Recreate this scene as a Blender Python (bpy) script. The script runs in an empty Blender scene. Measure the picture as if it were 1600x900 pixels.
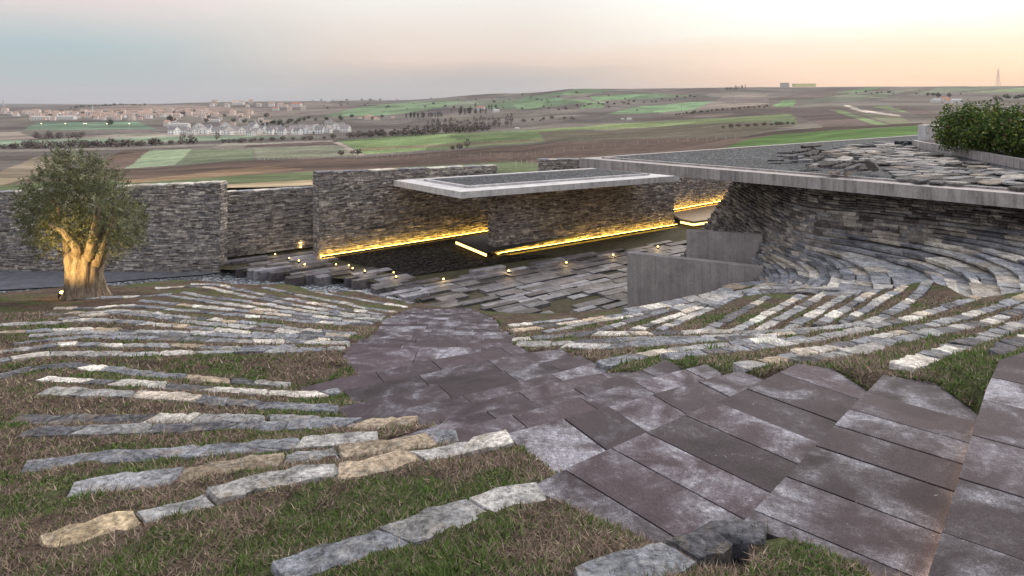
import bpy, math, random
import numpy as np
R = math.radians
rng = random.Random(11)
npr = np.random.default_rng(5)
scene = bpy.context.scene
COL = scene.collection
F = 24 / 36 * 1600          # focal length in photo pixels
HY = 158.0                  # photo row of the horizon

# ------------------------------------------------------------------ helpers
def P(px, py, z):           # point at height z seen at a photo position
    Y = -z * F / (py - HY)
    return ((px - 800) / F * Y, Y, z)
def U(px, py, Y):           # point at distance Y
    return ((px - 800) / F * Y, Y, -(py - HY) / F * Y)
def proj(x, y, z):
    return 800 + F * x / y, HY - F * z / y

class MB:
    def __init__(s): s.v = []; s.f = []; s.c = []; s.m = []
    def face(s, idx, col=(.5, .5, .5), m=0):
        s.f.append(idx); s.c.append(col); s.m.append(m)
    def poly(s, pts, col=(.5, .5, .5), m=0):
        b = len(s.v); s.v.extend(pts); s.face(list(range(b, b + len(pts))), col, m)
    def prism(s, pts, zt, zb, col=(.5, .5, .5), m=0):
        """polygon in plan extruded from zb to zt (zt may be a list)"""
        n = len(pts)
        A = sum(pts[i][0] * pts[(i + 1) % n][1] - pts[(i + 1) % n][0] * pts[i][1] for i in range(n))
        if A < 0: pts = pts[::-1]; zt = zt[::-1] if isinstance(zt, list) else zt
        b = len(s.v)
        for i, p in enumerate(pts):
            s.v.append((p[0], p[1], zt[i] if isinstance(zt, list) else zt))
        for p in pts: s.v.append((p[0], p[1], zb))
        s.face(list(range(b, b + n)), col, m)
        s.face(list(range(b + 2 * n - 1, b + n - 1, -1)), col, m)
        for i in range(n):
            j = (i + 1) % n
            s.face([b + n + i, b + n + j, b + j, b + i], col, m)
    def hexa(s, q, col=(.5, .5, .5), m=0):
        """8 points: bottom 4 (ccw), top 4"""
        b = len(s.v); s.v.extend(q)
        for f in ((3, 2, 1, 0), (4, 5, 6, 7), (0, 1, 5, 4), (1, 2, 6, 5), (2, 3, 7, 6), (3, 0, 4, 7)):
            s.face([b + i for i in f], col, m)
    def box(s, c, size, rz=0, col=(.5, .5, .5), m=0):
        x, y, z = c; a, b_, h = size[0] / 2, size[1] / 2, size[2] / 2
        cs, sn = math.cos(rz), math.sin(rz)
        q = [(x + u * cs - w * sn, y + u * sn + w * cs, z + k) for k in (-h, h) for u, w in ((-a, -b_), (a, -b_), (a, b_), (-a, b_))]
        s.hexa(q, col, m)
    def tube(s, pts, radii, n=8, col=(.5, .5, .5), m=0, cap=True, wob=None):
        rings = []
        for i, p in enumerate(pts):
            a = np.array(pts[max(i - 1, 0)], float); c = np.array(pts[min(i + 1, len(pts) - 1)], float)
            d = c - a; d /= np.linalg.norm(d) + 1e-9
            u = np.cross(d, (0, 1, 0.01)) if abs(d[1]) < .9 else np.cross(d, (1, 0, 0)); u /= np.linalg.norm(u); w = np.cross(d, u)
            b = len(s.v)
            for k in range(n):
                t = 2 * math.pi * k / n
                r = radii[i] * (wob(k, i) if wob else 1)
                s.v.append(tuple(np.array(p) + r * (math.cos(t) * u + math.sin(t) * w)))
            rings.append(b)
        for a, b in zip(rings, rings[1:]):
            for k in range(n):
                s.face([a + k, a + (k + 1) % n, b + (k + 1) % n, b + k], col, m)
        if cap:
            s.face([rings[0] + k for k in range(n)][::-1], col, m); s.face([rings[-1] + k for k in range(n)], col, m)
    def build(s, name, mats, parent=None, smooth=False, loc=None):
        me = bpy.data.meshes.new(name)
        vs = s.v
        if loc is not None:
            vs = [(a - loc[0], b - loc[1], c - loc[2]) for a, b, c in vs]
        me.from_pydata([tuple(map(float, q)) for q in vs], [], s.f)
        if not isinstance(mats, (list, tuple)): mats = [mats]
        for m in mats: me.materials.append(m)
        at = me.attributes.new('col', 'FLOAT_COLOR', 'FACE')
        a = np.ones((len(s.f), 4), np.float32); a[:, :3] = np.array(s.c, np.float32).reshape(-1, 3)
        at.data.foreach_set('color', a.ravel())
        me.polygons.foreach_set('material_index', np.array(s.m, np.int32))
        if smooth: me.polygons.foreach_set('use_smooth', np.ones(len(s.f), bool))
        me.update()
        o = bpy.data.objects.new(name, me); COL.objects.link(o)
        if loc is not None: o.location = loc
        if parent:
            o.parent = parent
            if loc is None: o.location = tuple(-c for c in parent.location)
        return o

def tag(o, label=None, cat=None, group=None, kind=None):
    if label: o['label'] = label
    if cat: o['category'] = cat
    if group: o['group'] = group
    if kind: o['kind'] = kind
    return o
def empty(name, loc, label, cat, group=None):
    o = bpy.data.objects.new(name, None); COL.objects.link(o); o.location = loc
    o.empty_display_size = .2
    return tag(o, label, cat, group)
def raw_mesh(name, V, faces, mat, cols=None, smooth=False, dom='POINT'):
    """V (n,3) array, faces (m,k) array"""
    me = bpy.data.meshes.new(name)
    V = np.asarray(V, np.float32); faces = np.asarray(faces, np.int32)
    k = faces.shape[1]
    me.vertices.add(len(V)); me.vertices.foreach_set('co', V.ravel())
    me.loops.add(faces.size); me.loops.foreach_set('vertex_index', faces.ravel())
    me.polygons.add(len(faces)); me.polygons.foreach_set('loop_start', np.arange(0, faces.size, k, dtype=np.int32))
    if smooth: me.polygons.foreach_set('use_smooth', np.ones(len(faces), bool))
    me.materials.append(mat)
    me.update(calc_edges=True)
    if cols is not None:
        at = me.attributes.new('col', 'FLOAT_COLOR', dom)
        a = np.ones((len(cols), 4), np.float32); a[:, :3] = cols
        at.data.foreach_set('color', a.ravel())
    o = bpy.data.objects.new(name, me); COL.objects.link(o)
    return o
def in_poly(px, py, poly):
    px = np.asarray(px, float); py = np.asarray(py, float)
    ins = np.zeros(px.shape, bool); n = len(poly)
    for i in range(n):
        x1, y1 = poly[i][:2]; x2, y2 = poly[(i + 1) % n][:2]
        if y1 == y2: continue
        c = ((y1 > py) != (y2 > py)) & (px < (x2 - x1) * (py - y1) / (y2 - y1) + x1)
        ins ^= c
    return ins
def seg_dist(x, y, pl, closed=False):
    d = np.full(x.shape, 1e9); n = len(pl)
    for i in range(n if closed else n - 1):
        ax, ay = pl[i][:2]; bx, by = pl[(i + 1) % n][:2]
        vx, vy = bx - ax, by - ay; L = vx * vx + vy * vy + 1e-12
        t = np.clip(((x - ax) * vx + (y - ay) * vy) / L, 0, 1)
        d = np.minimum(d, np.hypot(x - ax - t * vx, y - ay - t * vy))
    return d
def clip_half(poly, p, n):
    """keep the side where (q-p).n >= 0"""
    out = []
    for i in range(len(poly)):
        a = poly[i]; b = poly[(i + 1) % len(poly)]
        da = (a[0] - p[0]) * n[0] + (a[1] - p[1]) * n[1]; db = (b[0] - p[0]) * n[0] + (b[1] - p[1]) * n[1]
        if da >= 0: out.append(a)
        if (da >= 0) != (db >= 0):
            t = da / (da - db); out.append((a[0] + t * (b[0] - a[0]), a[1] + t * (b[1] - a[1])))
    return out
def shrink(poly, g):
    n = len(poly)
    A = sum(poly[i][0] * poly[(i + 1) % n][1] - poly[(i + 1) % n][0] * poly[i][1] for i in range(n)) / 2
    if A < 0: poly = poly[::-1]
    out = poly
    for i in range(n):
        a = poly[i]; b = poly[(i + 1) % n]; c = poly[(i + 2) % n]
        if (b[0] - a[0]) * (c[1] - b[1]) - (b[1] - a[1]) * (c[0] - b[0]) < -2e-3:      # not convex: shrink towards the middle
            cx = sum(p[0] for p in poly) / n; cy = sum(p[1] for p in poly) / n
            rad = max(math.hypot(p[0] - cx, p[1] - cy) for p in poly) + 1e-6; k = 1 - g / rad
            return [(cx + (p[0] - cx) * k, cy + (p[1] - cy) * k) for p in poly]
    # clip by each inset edge (fine for the near-convex slabs used here)
    for i in range(n):
        a = poly[i]; b = poly[(i + 1) % n]
        ex, ey = b[0] - a[0], b[1] - a[1]; L = math.hypot(ex, ey)
        if L < .02: continue
        nx, ny = -ey / L, ex / L
        out = clip_half(out, (a[0] + nx * g, a[1] + ny * g), (nx, ny))
        if len(out) < 3: return []
    return out
def resample(pl, step):
    pl = [np.array(p, float) for p in pl]; out = [pl[0]]; 
    for a, b in zip(pl, pl[1:]):
        L = np.linalg.norm(b - a); k = max(1, int(L / step))
        for i in range(1, k + 1): out.append(a + (b - a) * i / k)
    return out
def vnoise(x, y, s=1.0):
    """cheap smooth noise about -1..1 for placing colour patches"""
    r = 0
    for i, (a, b, c, w) in enumerate(((1.3, .7, .3, 1), (-.8, 1.6, 1.9, .9), (2.3, -1.9, 4.1, .6), (3.1, 2.7, .7, .5), (-5.2, 4.3, 2.2, .35), (7.1, 5.9, 5.5, .3), (11.3, -9.2, 1.1, .25), (-15, 17, 3, .2))):
        r = r + w * np.sin(s * (a * x + b * y) + c + 1.7 * np.sin(s * (b * x - a * y) * .7 + c))
    return r / 2.4

# ------------------------------------------------------------------ materials
def new_mat(name):
    m = bpy.data.materials.new(name); m.use_nodes = True
    nt = m.node_tree; b = nt.nodes['Principled BSDF']
    b.inputs['Roughness'].default_value = .9
    b.inputs['Specular IOR Level'].default_value = .25
    return m, nt, b
def node(nt, t, **kw):
    n = nt.nodes.new(t)
    for k, v in kw.items():
        if k in n.inputs.keys(): n.inputs[k].default_value = v
        else: setattr(n, k, v)
    return n
def link(nt, a, b): nt.links.new(a, b)
def noise(nt, vec, scale, detail=6, rough=.6, dist=0):
    n = node(nt, 'ShaderNodeTexNoise'); n.inputs['Scale'].default_value = scale; n.inputs['Detail'].default_value = detail
    n.inputs['Roughness'].default_value = rough; n.inputs['Distortion'].default_value = dist
    if vec is not None: link(nt, vec, n.inputs['Vector'])
    return n.outputs['Fac']
def ramp(nt, fac, stops, interp='LINEAR'):
    r = node(nt, 'ShaderNodeValToRGB'); e = r.color_ramp.elements; r.color_ramp.interpolation = interp
    while len(e) < len(stops): e.new(1)
    for i, (p, c) in enumerate(stops):
        e[i].position = p
        if not isinstance(c, tuple): c = (c, c, c)
        e[i].color = (*c, 1)
    link(nt, fac, r.inputs['Fac']); return r.outputs['Color']
def mixc(nt, fac, a, b, mode='MIX'):
    m = node(nt, 'ShaderNodeMix', data_type='RGBA', blend_type=mode)
    for s, v in ((m.inputs[0], fac), (m.inputs[6], a), (m.inputs[7], b)):
        if hasattr(v, 'links'): link(nt, v, s)
        elif isinstance(v, tuple): s.default_value = (*v, 1)
        else: s.default_value = v
    return m.outputs[2]
def math_(nt, op, a, b=0.0, clamp=False):
    m = node(nt, 'ShaderNodeMath', operation=op); m.use_clamp = clamp
    for s, v in ((m.inputs[0], a), (m.inputs[1], b)):
        if hasattr(v, 'links'): link(nt, v, s)
        else: s.default_value = v
    return m.outputs[0]
def bump(nt, b, h, strength=.5, dist=.02):
    n = node(nt, 'ShaderNodeBump'); n.inputs['Strength'].default_value = strength; n.inputs['Distance'].default_value = dist
    link(nt, h, n.inputs['Height']); link(nt, n.outputs['Normal'], b.inputs['Normal'])
def pos(nt): return node(nt, 'ShaderNodeNewGeometry').outputs['Position']
def attr(nt, name='col'):
    return node(nt, 'ShaderNodeAttribute', attribute_name=name).outputs
def scaled(nt, vec, s):
    m = node(nt, 'ShaderNodeMapping'); m.inputs['Scale'].default_value = s; link(nt, vec, m.inputs['Vector']); return m.outputs['Vector']

def stone_mat(name, sc=1.0, lich=.34, bstr=1.0, rus=.36):
    m, nt, b = new_mat(name); p = pos(nt); c = attr(nt)['Color']
    big = noise(nt, p, 3.2 * sc, 5, .65, .4); fine = noise(nt, p, 22 * sc, 8, .7)
    grain = noise(nt, p, 90 * sc, 4, .7)
    col = mixc(nt, 1.0, c, ramp(nt, big, [(.32, .45), (.5, .95), (.68, 1.5)]), 'MULTIPLY')
    col = mixc(nt, 1.0, col, ramp(nt, fine, [(.34, .35), (.5, 1.0), (.64, 1.6)]), 'MULTIPLY')
    li = ramp(nt, noise(nt, p, 7 * sc, 10, .8, .8), [(.53, 0.0), (.6, 1.0)])
    col = mixc(nt, math_(nt, 'MULTIPLY', li, lich), col, (.62, .6, .56))
    rust_hue = ramp(nt, noise(nt, p, 4.1 * sc, 8, .75), [(.53, 0.0), (.64, 1.0)])
    col = mixc(nt, math_(nt, 'MULTIPLY', rust_hue, rus), col, (.42, .31, .2))
    crack = ramp(nt, noise(nt, scaled(nt, p, (1, 1, 3)), 9 * sc, 3, .5, 1.5), [(.485, 1.0), (.5, .35), (.515, 1.0)])
    col = mixc(nt, .9, col, crack, 'MULTIPLY')
    link(nt, col, b.inputs['Base Color'])
    h = math_(nt, 'ADD', math_(nt, 'ADD', fine, math_(nt, 'MULTIPLY', grain, .4)), math_(nt, 'MULTIPLY', big, .8))
    bump(nt, b, h, bstr, .03 / sc ** .5)
    return m
M = {}
M['stone'] = stone_mat('weathered_schist', 1.0)
M['wallstone'] = stone_mat('stacked_schist', 1.4, .22, .8, .25)

def slab_mat():
    m, nt, b = new_mat('stained_basalt'); p = pos(nt); a = attr(nt)
    sep = node(nt, 'ShaderNodeSeparateColor'); link(nt, a['Color'], sep.inputs[0])
    off = node(nt, 'ShaderNodeCombineXYZ'); link(nt, math_(nt, 'MULTIPLY', sep.outputs[0], 37.0), off.inputs[0]); link(nt, math_(nt, 'MULTIPLY', sep.outputs[2], 19.0), off.inputs[1])
    vm = node(nt, 'ShaderNodeVectorMath', operation='ADD'); link(nt, p, vm.inputs[0]); link(nt, off.outputs[0], vm.inputs[1]); v = vm.outputs[0]
    patch = noise(nt, v, 1.9, 8, .58, .8); mott = noise(nt, v, 9, 9, .78); grain = noise(nt, p, 120, 4, .8); mid = noise(nt, p, 26, 6, .75)
    f = math_(nt, 'ADD', patch, math_(nt, 'MULTIPLY', math_(nt, 'SUBTRACT', mott, .5), .45))
    f = math_(nt, 'ADD', f, math_(nt, 'MULTIPLY', math_(nt, 'SUBTRACT', sep.outputs[1], .5), .22))
    base = ramp(nt, patch, [(.3, (.040, .029, .036)), (.5, (.072, .055, .064)), (.75, (.044, .033, .040))])
    pale = ramp(nt, mid, [(.3, (.12, .112, .13)), (.5, (.265, .255, .293)), (.66, (.46, .45, .49))])
    fr = ramp(nt, f, [(.45, 0.0), (.535, .2), (.595, .55), (.68, 1.0)])
    col = mixc(nt, fr, base, pale)
    col = mixc(nt, 1.0, col, ramp(nt, grain, [(.32, .32), (.5, 1.0), (.68, 1.8)]), 'MULTIPLY')
    col = mixc(nt, 1.0, col, ramp(nt, sep.outputs[2], [(0, .68), (1, 1.22)]), 'MULTIPLY')
    spots = ramp(nt, noise(nt, p, 31, 3, .5), [(.73, 0.0), (.76, 1.0)])
    col = mixc(nt, math_(nt, 'MULTIPLY', spots, .55), col, (.5, .46, .42))
    link(nt, col, b.inputs['Base Color']); b.inputs['Roughness'].default_value = .78
    bump(nt, b, math_(nt, 'ADD', grain, mott), .25, .01)
    return m
M['slab'] = slab_mat()

def paver_mat():
    m, nt, b = new_mat('courtyard_slate'); p = pos(nt); c = attr(nt)['Color']
    n1 = noise(nt, p, 1.6, 6, .7, .5); n2 = noise(nt, p, 14, 6, .7)
    col = mixc(nt, 1.0, c, ramp(nt, n1, [(.3, .4), (.5, .95), (.7, 1.6)]), 'MULTIPLY')
    col = mixc(nt, 1.0, col, ramp(nt, n2, [(.3, .55), (.7, 1.45)]), 'MULTIPLY')
    link(nt, col, b.inputs['Base Color']); b.inputs['Roughness'].default_value = .6; bump(nt, b, n2, .3, .02)
    return m
M['paver'] = paver_mat()

def turf_mat():
    m, nt, b = new_mat('winter_turf'); p = pos(nt); c = attr(nt)['Color']
    n1 = noise(nt, p, 9, 8, .75, .6); n2 = noise(nt, p, 38, 6, .8); n3 = noise(nt, p, 2.2, 5, .7)
    col = mixc(nt, 1.0, c, ramp(nt, n1, [(.3, .4), (.5, .95), (.7, 1.6)]), 'MULTIPLY')
    col = mixc(nt, 1.0, col, ramp(nt, n2, [(.3, .35), (.5, .95), (.7, 1.8)]), 'MULTIPLY')
    straw = ramp(nt, noise(nt, scaled(nt, p, (1, 2.2, 1)), 30, 5, .75, 1.0), [(.55, 0.0), (.64, 1.0)])
    col = mixc(nt, math_(nt, 'MULTIPLY', straw, .4), col, (.3, .22, .16))
    link(nt, col, b.inputs['Base Color']); b.inputs['Specular IOR Level'].default_value = .05
    bump(nt, b, math_(nt, 'ADD', n1, n2), .9, .05)
    return m
M['turf'] = turf_mat()
def attr_mat(name, rough=.8, trans=0, spec=.2, n=0.0, ns=8):
    m, nt, b = new_mat(name); c = attr(nt)['Color']
    if n:
        c = mixc(nt, 1.0, c, ramp(nt, noise(nt, pos(nt), ns, 6, .7), [(.3, 1 - n), (.7, 1 + n)]), 'MULTIPLY')
    link(nt, c, b.inputs['Base Color'])
    b.inputs['Roughness'].default_value = rough; b.inputs['Specular IOR Level'].default_value = spec
    if trans:
        t = node(nt, 'ShaderNodeBsdfTranslucent'); link(nt, c, t.inputs['Color'])
        mx = node(nt, 'ShaderNodeMixShader'); mx.inputs[0].default_value = trans
        link(nt, b.outputs[0], mx.inputs[1]); link(nt, t.outputs[0], mx.inputs[2])
        link(nt, mx.outputs[0], nt.nodes['Material Output'].inputs['Surface'])
    return m
M['blade'] = attr_mat('grass_blades', .8, .25, .1)
M['leaf'] = attr_mat('tree_leaves', .55, .2, .3)
M['far'] = attr_mat('far_things', .9, 0, .1, .15, .8)

def concrete_mat(name, base, board=0.0, dirt=.5):
    m, nt, b = new_mat(name); p = pos(nt)
    n1 = noise(nt, p, 1.3, 7, .7, .5); n2 = noise(nt, p, 16, 8, .75)
    st = noise(nt, scaled(nt, p, (3.2, 3.2, .25)), 1.6, 6, .7)
    col = mixc(nt, 1.0, base, ramp(nt, n1, [(.3, .72), (.5, 1.0), (.7, 1.22)]), 'MULTIPLY')
    col = mixc(nt, 1.0, col, ramp(nt, n2, [(.3, .8), (.7, 1.18)]), 'MULTIPLY')
    gm = node(nt, 'ShaderNodeNewGeometry'); sx = node(nt, 'ShaderNodeSeparateXYZ'); link(nt, gm.outputs['True Normal'], sx.inputs[0])
    vert = math_(nt, 'SUBTRACT', 1.0, math_(nt, 'ABSOLUTE', sx.outputs[2]), True)
    stain = ramp(nt, st, [(.36, .35), (.52, 1.0), (.7, 1.25)])
    col = mixc(nt, math_(nt, 'MULTIPLY', vert, dirt), col, mixc(nt, 1.0, col, stain, 'MULTIPLY'))
    h = n2
    if board:
        w = node(nt, 'ShaderNodeTexWave'); w.wave_type = 'BANDS'; w.bands_direction = 'X'; w.wave_profile = 'SAW'
        w.inputs['Scale'].default_value = board; w.inputs['Distortion'].default_value = 0.15
        link(nt, p, w.inputs['Vector'])
        line = ramp(nt, w.outputs['Fac'], [(.0, .68), (.04, 1.0), (.96, .97), (1.0, .7)])
        col = mixc(nt, vert, col, mixc(nt, 1.0, col, line, 'MULTIPLY'))
    link(nt, col, b.inputs['Base Color']); b.inputs['Roughness'].default_value = .8
    bump(nt, b, h, .25, .01)
    return m
M['concrete'] = concrete_mat('fair_faced_concrete', (.37, .34, .33), 0, .65)
M['canopyc'] = concrete_mat('pale_concrete', (.58, .56, .56), 0, .35)
M['board'] = concrete_mat('board_marked_concrete', (.34, .31, .305), 1.3, .25)

def gravel_mat(name, lo, hi, scale):
    m, nt, b = new_mat(name); p = pos(nt)
    v = node(nt, 'ShaderNodeTexVoronoi'); v.inputs['Scale'].default_value = scale; link(nt, p, v.inputs['Vector'])
    sep = node(nt, 'ShaderNodeSeparateColor'); link(nt, v.outputs['Color'], sep.inputs[0])
    col = ramp(nt, sep.outputs[0], [(0.0, lo), (.55, tuple((a + b_) / 2 * .8 for a, b_ in zip(lo, hi))), (1.0, hi)])
    edge = ramp(nt, v.outputs['Distance'], [(.25, 1.0), (.62, .25)])
    col = mixc(nt, 1.0, col, edge, 'MULTIPLY')
    col = mixc(nt, 1.0, col, ramp(nt, noise(nt, p, .8, 4, .6), [(.3, .8), (.7, 1.2)]), 'MULTIPLY')
    link(nt, col, b.inputs['Base Color'])
    bump(nt, b, math_(nt, 'SUBTRACT', 1.0, v.outputs['Distance']), 1.0, .06)
    return m
M['gravel'] = gravel_mat('dark_roof_gravel', (.045, .047, .054), (.31, .325, .355), 13)
M['palegravel'] = gravel_mat('pale_gravel', (.2, .22, .25), (.78, .8, .84), 8)
M['poolbed'] = gravel_mat('wet_dark_pebbles', (.01, .0095, .009), (.095, .085, .078), 7)
M['poolbed'].node_tree.nodes['Principled BSDF'].inputs['Specular IOR Level'].default_value = .12
def emit(name, col, s):
    m = bpy.data.materials.new(name); m.use_nodes = True; nt = m.node_tree; nt.nodes.remove(nt.nodes['Principled BSDF'])
    e = node(nt, 'ShaderNodeEmission'); e.inputs[0].default_value = (*col, 1); e.inputs[1].default_value = s
    link(nt, e.outputs[0], nt.nodes['Material Output'].inputs[0]); return m
M['led'] = emit('warm_led_strip', (1, .60, .09), 17)
M['ledlow'] = emit('warm_step_led', (1, .66, .2), 2.6)
M['rust_hue'] = emit('warm_nosing_led', (1, .52, .2), 5)  # emissive strip for the orange glow along the top nosing
M['lamp'] = emit('warm_lamp_lens', (1, .62, .13), 9)
M['lamp2'] = emit('warm_uplight_lens', (1, .62, .14), 14)
def plain(name, col, rough=.8, n=.15, ns=6):
    m, nt, b = new_mat(name)
    link(nt, mixc(nt, 1.0, col, ramp(nt, noise(nt, pos(nt), ns, 5, .7), [(.3, 1 - n), (.7, 1 + n)]), 'MULTIPLY'), b.inputs['Base Color'])
    b.inputs['Roughness'].default_value = rough; return m
M['road'] = plain('grey_slate_road', (.17, .17, .19), .75, .3, 2)
M['soil'] = plain('mossy_soil', (.065, .058, .034), .95, .45, 3)
M['metal'] = plain('dark_metal', (.05, .05, .05), .5)
M['wood'] = plain('lit_timber_floor', (.3, .21, .13), .6)
M['white'] = plain('white_paint', (.75, .73, .72))
def bark():
    m, nt, b = new_mat('olive_bark'); p = pos(nt)
    n1 = noise(nt, scaled(nt, p, (1, 1, .22)), 13, 7, .7, .8); n2 = noise(nt, p, 45, 5, .7)
    link(nt, mixc(nt, 1.0, ramp(nt, n1, [(.3, (.07, .05, .035)), (.5, (.3, .235, .17)), (.7, (.5, .41, .3))]), ramp(nt, n2, [(.3, .7), (.7, 1.25)]), 'MULTIPLY'), b.inputs['Base Color'])
    bump(nt, b, math_(nt, 'ADD', n1, math_(nt, 'MULTIPLY', n2, .3)), 1.0, .06); return m
M['bark'] = bark()
def field_mat():
    m, nt, b = new_mat('farmland'); p = pos(nt); c = attr(nt)['Color']
    n1 = noise(nt, p, .02, 8, .7, .4); n2 = noise(nt, p, .25, 7, .75)
    fur = noise(nt, scaled(nt, p, (.7, .12, .1)), 1.0, 4, .6)
    wp = node(nt, 'ShaderNodeVectorMath', operation='ADD'); wn = node(nt, 'ShaderNodeTexNoise'); wn.inputs['Scale'].default_value = .006; link(nt, p, wn.inputs['Vector'])
    ws = node(nt, 'ShaderNodeVectorMath', operation='SCALE'); ws.inputs[3].default_value = 90; link(nt, wn.outputs['Color'], ws.inputs[0]); link(nt, p, wp.inputs[0]); link(nt, ws.outputs[0], wp.inputs[1])
    vo = node(nt, 'ShaderNodeTexVoronoi'); vo.inputs['Scale'].default_value = .0075; link(nt, scaled(nt, wp.outputs[0], (1, .55, 0)), vo.inputs['Vector'])
    vs_ = node(nt, 'ShaderNodeSeparateColor'); link(nt, vo.outputs['Color'], vs_.inputs[0])
    c = mixc(nt, 1.0, c, ramp(nt, vs_.outputs[0], [(0, (.72, .7, .7)), (.4, (.95, .93, .92)), (.7, (1.1, 1.08, 1.02)), (1, (1.3, 1.25, 1.2))], 'CONSTANT'), 'MULTIPLY')
    col = mixc(nt, 1.0, c, ramp(nt, n1, [(.3, .68), (.5, 1.0), (.7, 1.32)]), 'MULTIPLY')
    col = mixc(nt, 1.0, col, ramp(nt, n2, [(.3, .6), (.5, 1.0), (.7, 1.4)]), 'MULTIPLY')
    col = mixc(nt, 1.0, col, ramp(nt, fur, [(.3, .75), (.7, 1.25)]), 'MULTIPLY')
    link(nt, col, b.inputs['Base Color']); b.inputs['Specular IOR Level'].default_value = .03
    bump(nt, b, n2, .6, .5); return m
M['field'] = field_mat()
# ------------------------------------------------------------------ the hillside
Z0, RS = -1.95, .195
def zk(k): return Z0 - RS * k
TREAD = {
 1: dict(n=[(1157,818),(1280,690),(1380,585)], r=[(1460,598)], b=[(1541,608),(1450,900)], l=[(1350,890),(1262,854)]),
 2: dict(n=[(826,763),(895,728),(991,685),(1089,641),(1152,614),(1246,568)], r=[(1300,576)], b=[(1380,585),(1280,690),(1157,818)], l=[(1118,847),(1054,867),(950,819),(887,790)]),
 3: dict(n=[(788,678),(922,643),(980,627),(1078,599),(1156,580)], r=[(1190,592)], b=[(1235,573),(1152,614),(1089,641),(991,685),(895,728)], l=[(862,735)]),
 4: dict(n=[(690,675),(746,662),(834,640),(894,624),(968,604),(1054,581),(1102,570)], r=[(1120,578)], b=[(1156,580),(1078,599),(980,627),(922,643),(788,678)], l=[(714,697)]),
 5: dict(n=[(586,692),(641,677),(700,657),(768,640),(834,622),(880,612),(942,594),(1004,578),(1040,562)], r=[(1060,572)], b=[(1102,570),(1054,581),(968,604),(894,624),(834,640),(746,662),(690,675)], l=[]),
 6: dict(n=[(641,652),(688,641),(752,627),(824,609),(860,600),(902,590),(942,583)], r=[(985,581)], b=[(1004,578),(942,594),(880,612),(834,622),(768,640),(700,657)], l=[(658,668)]),
 7: dict(n=[(564,658),(606,646),(660,633),(710,621),(780,605),(838,590),(888,578),(926,567)], r=[(950,578)], b=[(942,583),(902,590),(860,600),(824,609),(752,627),(688,641),(641,652)], l=[(580,668)]),
 8: dict(n=[(524,638),(584,624),(632,613),(682,602),(726,593),(772,583),(846,566),(906,555)], r=[(930,567)], b=[(926,567),(888,578),(838,590),(780,605),(710,621),(660,633),(606,646),(564,658)], l=[(548,657)]),
 9: dict(n=[(536,610),(580,601),(616,594),(666,584),(735,567),(824,551),(878,545)], r=[(895,556)], b=[(906,555),(846,566),(772,583),(726,593),(682,602),(632,613),(584,624)], l=[(551,630)]),
 10: dict(n=[(462,607),(529,591),(562,584),(607,578),(650,567),(700,558),(773,546),(807,539)], r=[(826,551)], b=[(878,545),(824,551),(735,567),(666,584),(616,594),(580,601),(536,610)], l=[(472,614)]),
}
treads = {}
for k, t in TREAD.items():
    z = zk(k)
    fr = [P(*q, z) for q in t['n']]
    rear = []
    for q in t['b']:
        x, y, _ = P(*q, zk(k - 1)); L = math.hypot(x, y); rear.append((x - x / L * .03, y - y / L * .03, z))
    poly = fr + [P(*q, z) for q in t['r']] + rear + [P(*q, z) for q in t['l']]
    treads[k] = dict(z=z, poly=[p[:2] for p in poly], a=fr[0], b=fr[-1])
treads[0] = dict(z=Z0, a=P(1450, 900, Z0), b=P(1562, 562, Z0),
                 poly=[P(1400, 1060, Z0)[:2], P(1450, 900, Z0)[:2], P(1541, 608, Z0)[:2], P(1562, 562, Z0)[:2], P(1660, 530, Z0)[:2], (7.0, 4.4), (4.8, .8), (1.5, 1.0)])
LEFT = [(585,533),(563,535),(543,545),(533,551),(522,583),(511,592),(497,602),(488,626),(480,645)]
def lx(py): return float(np.interp(-py, [-q[0] for q in LEFT], [q[1] for q in LEFT]))
RIGHT = [(560,806),(543,806),(533,800),(521,806),(515,782),(500,777),(490,758),(483,737)]
def rx(py): return float(np.interp(-py, [-q[0] for q in RIGHT], [q[1] for q in RIGHT]))
def Yd(d): return 11.35 + (d - 4.095) / .253
m10 = [P(*q, zk(10)) for q in TREAD[10]['n']]
prevY = None
for k in range(11, 29):
    z = zk(k); Y = Yd(-z); py = HY - F * z / Y
    a = U(lx(py), py, Y); b = U(rx(py), py, Y)
    if k == 11:
        rear = [(p[0], p[1] - .04) for p in m10[::-1] if True][:-2]
        poly = [a[:2], b[:2]] + rear + [P(533, 561, z)[:2]]
    else:
        poly = [a[:2], b[:2], (b[0] + .05, prevY - .03), (a[0] + .0, prevY - .03)]
    treads[k] = dict(z=z, poly=poly, a=a, b=b); prevY = Y

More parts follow.
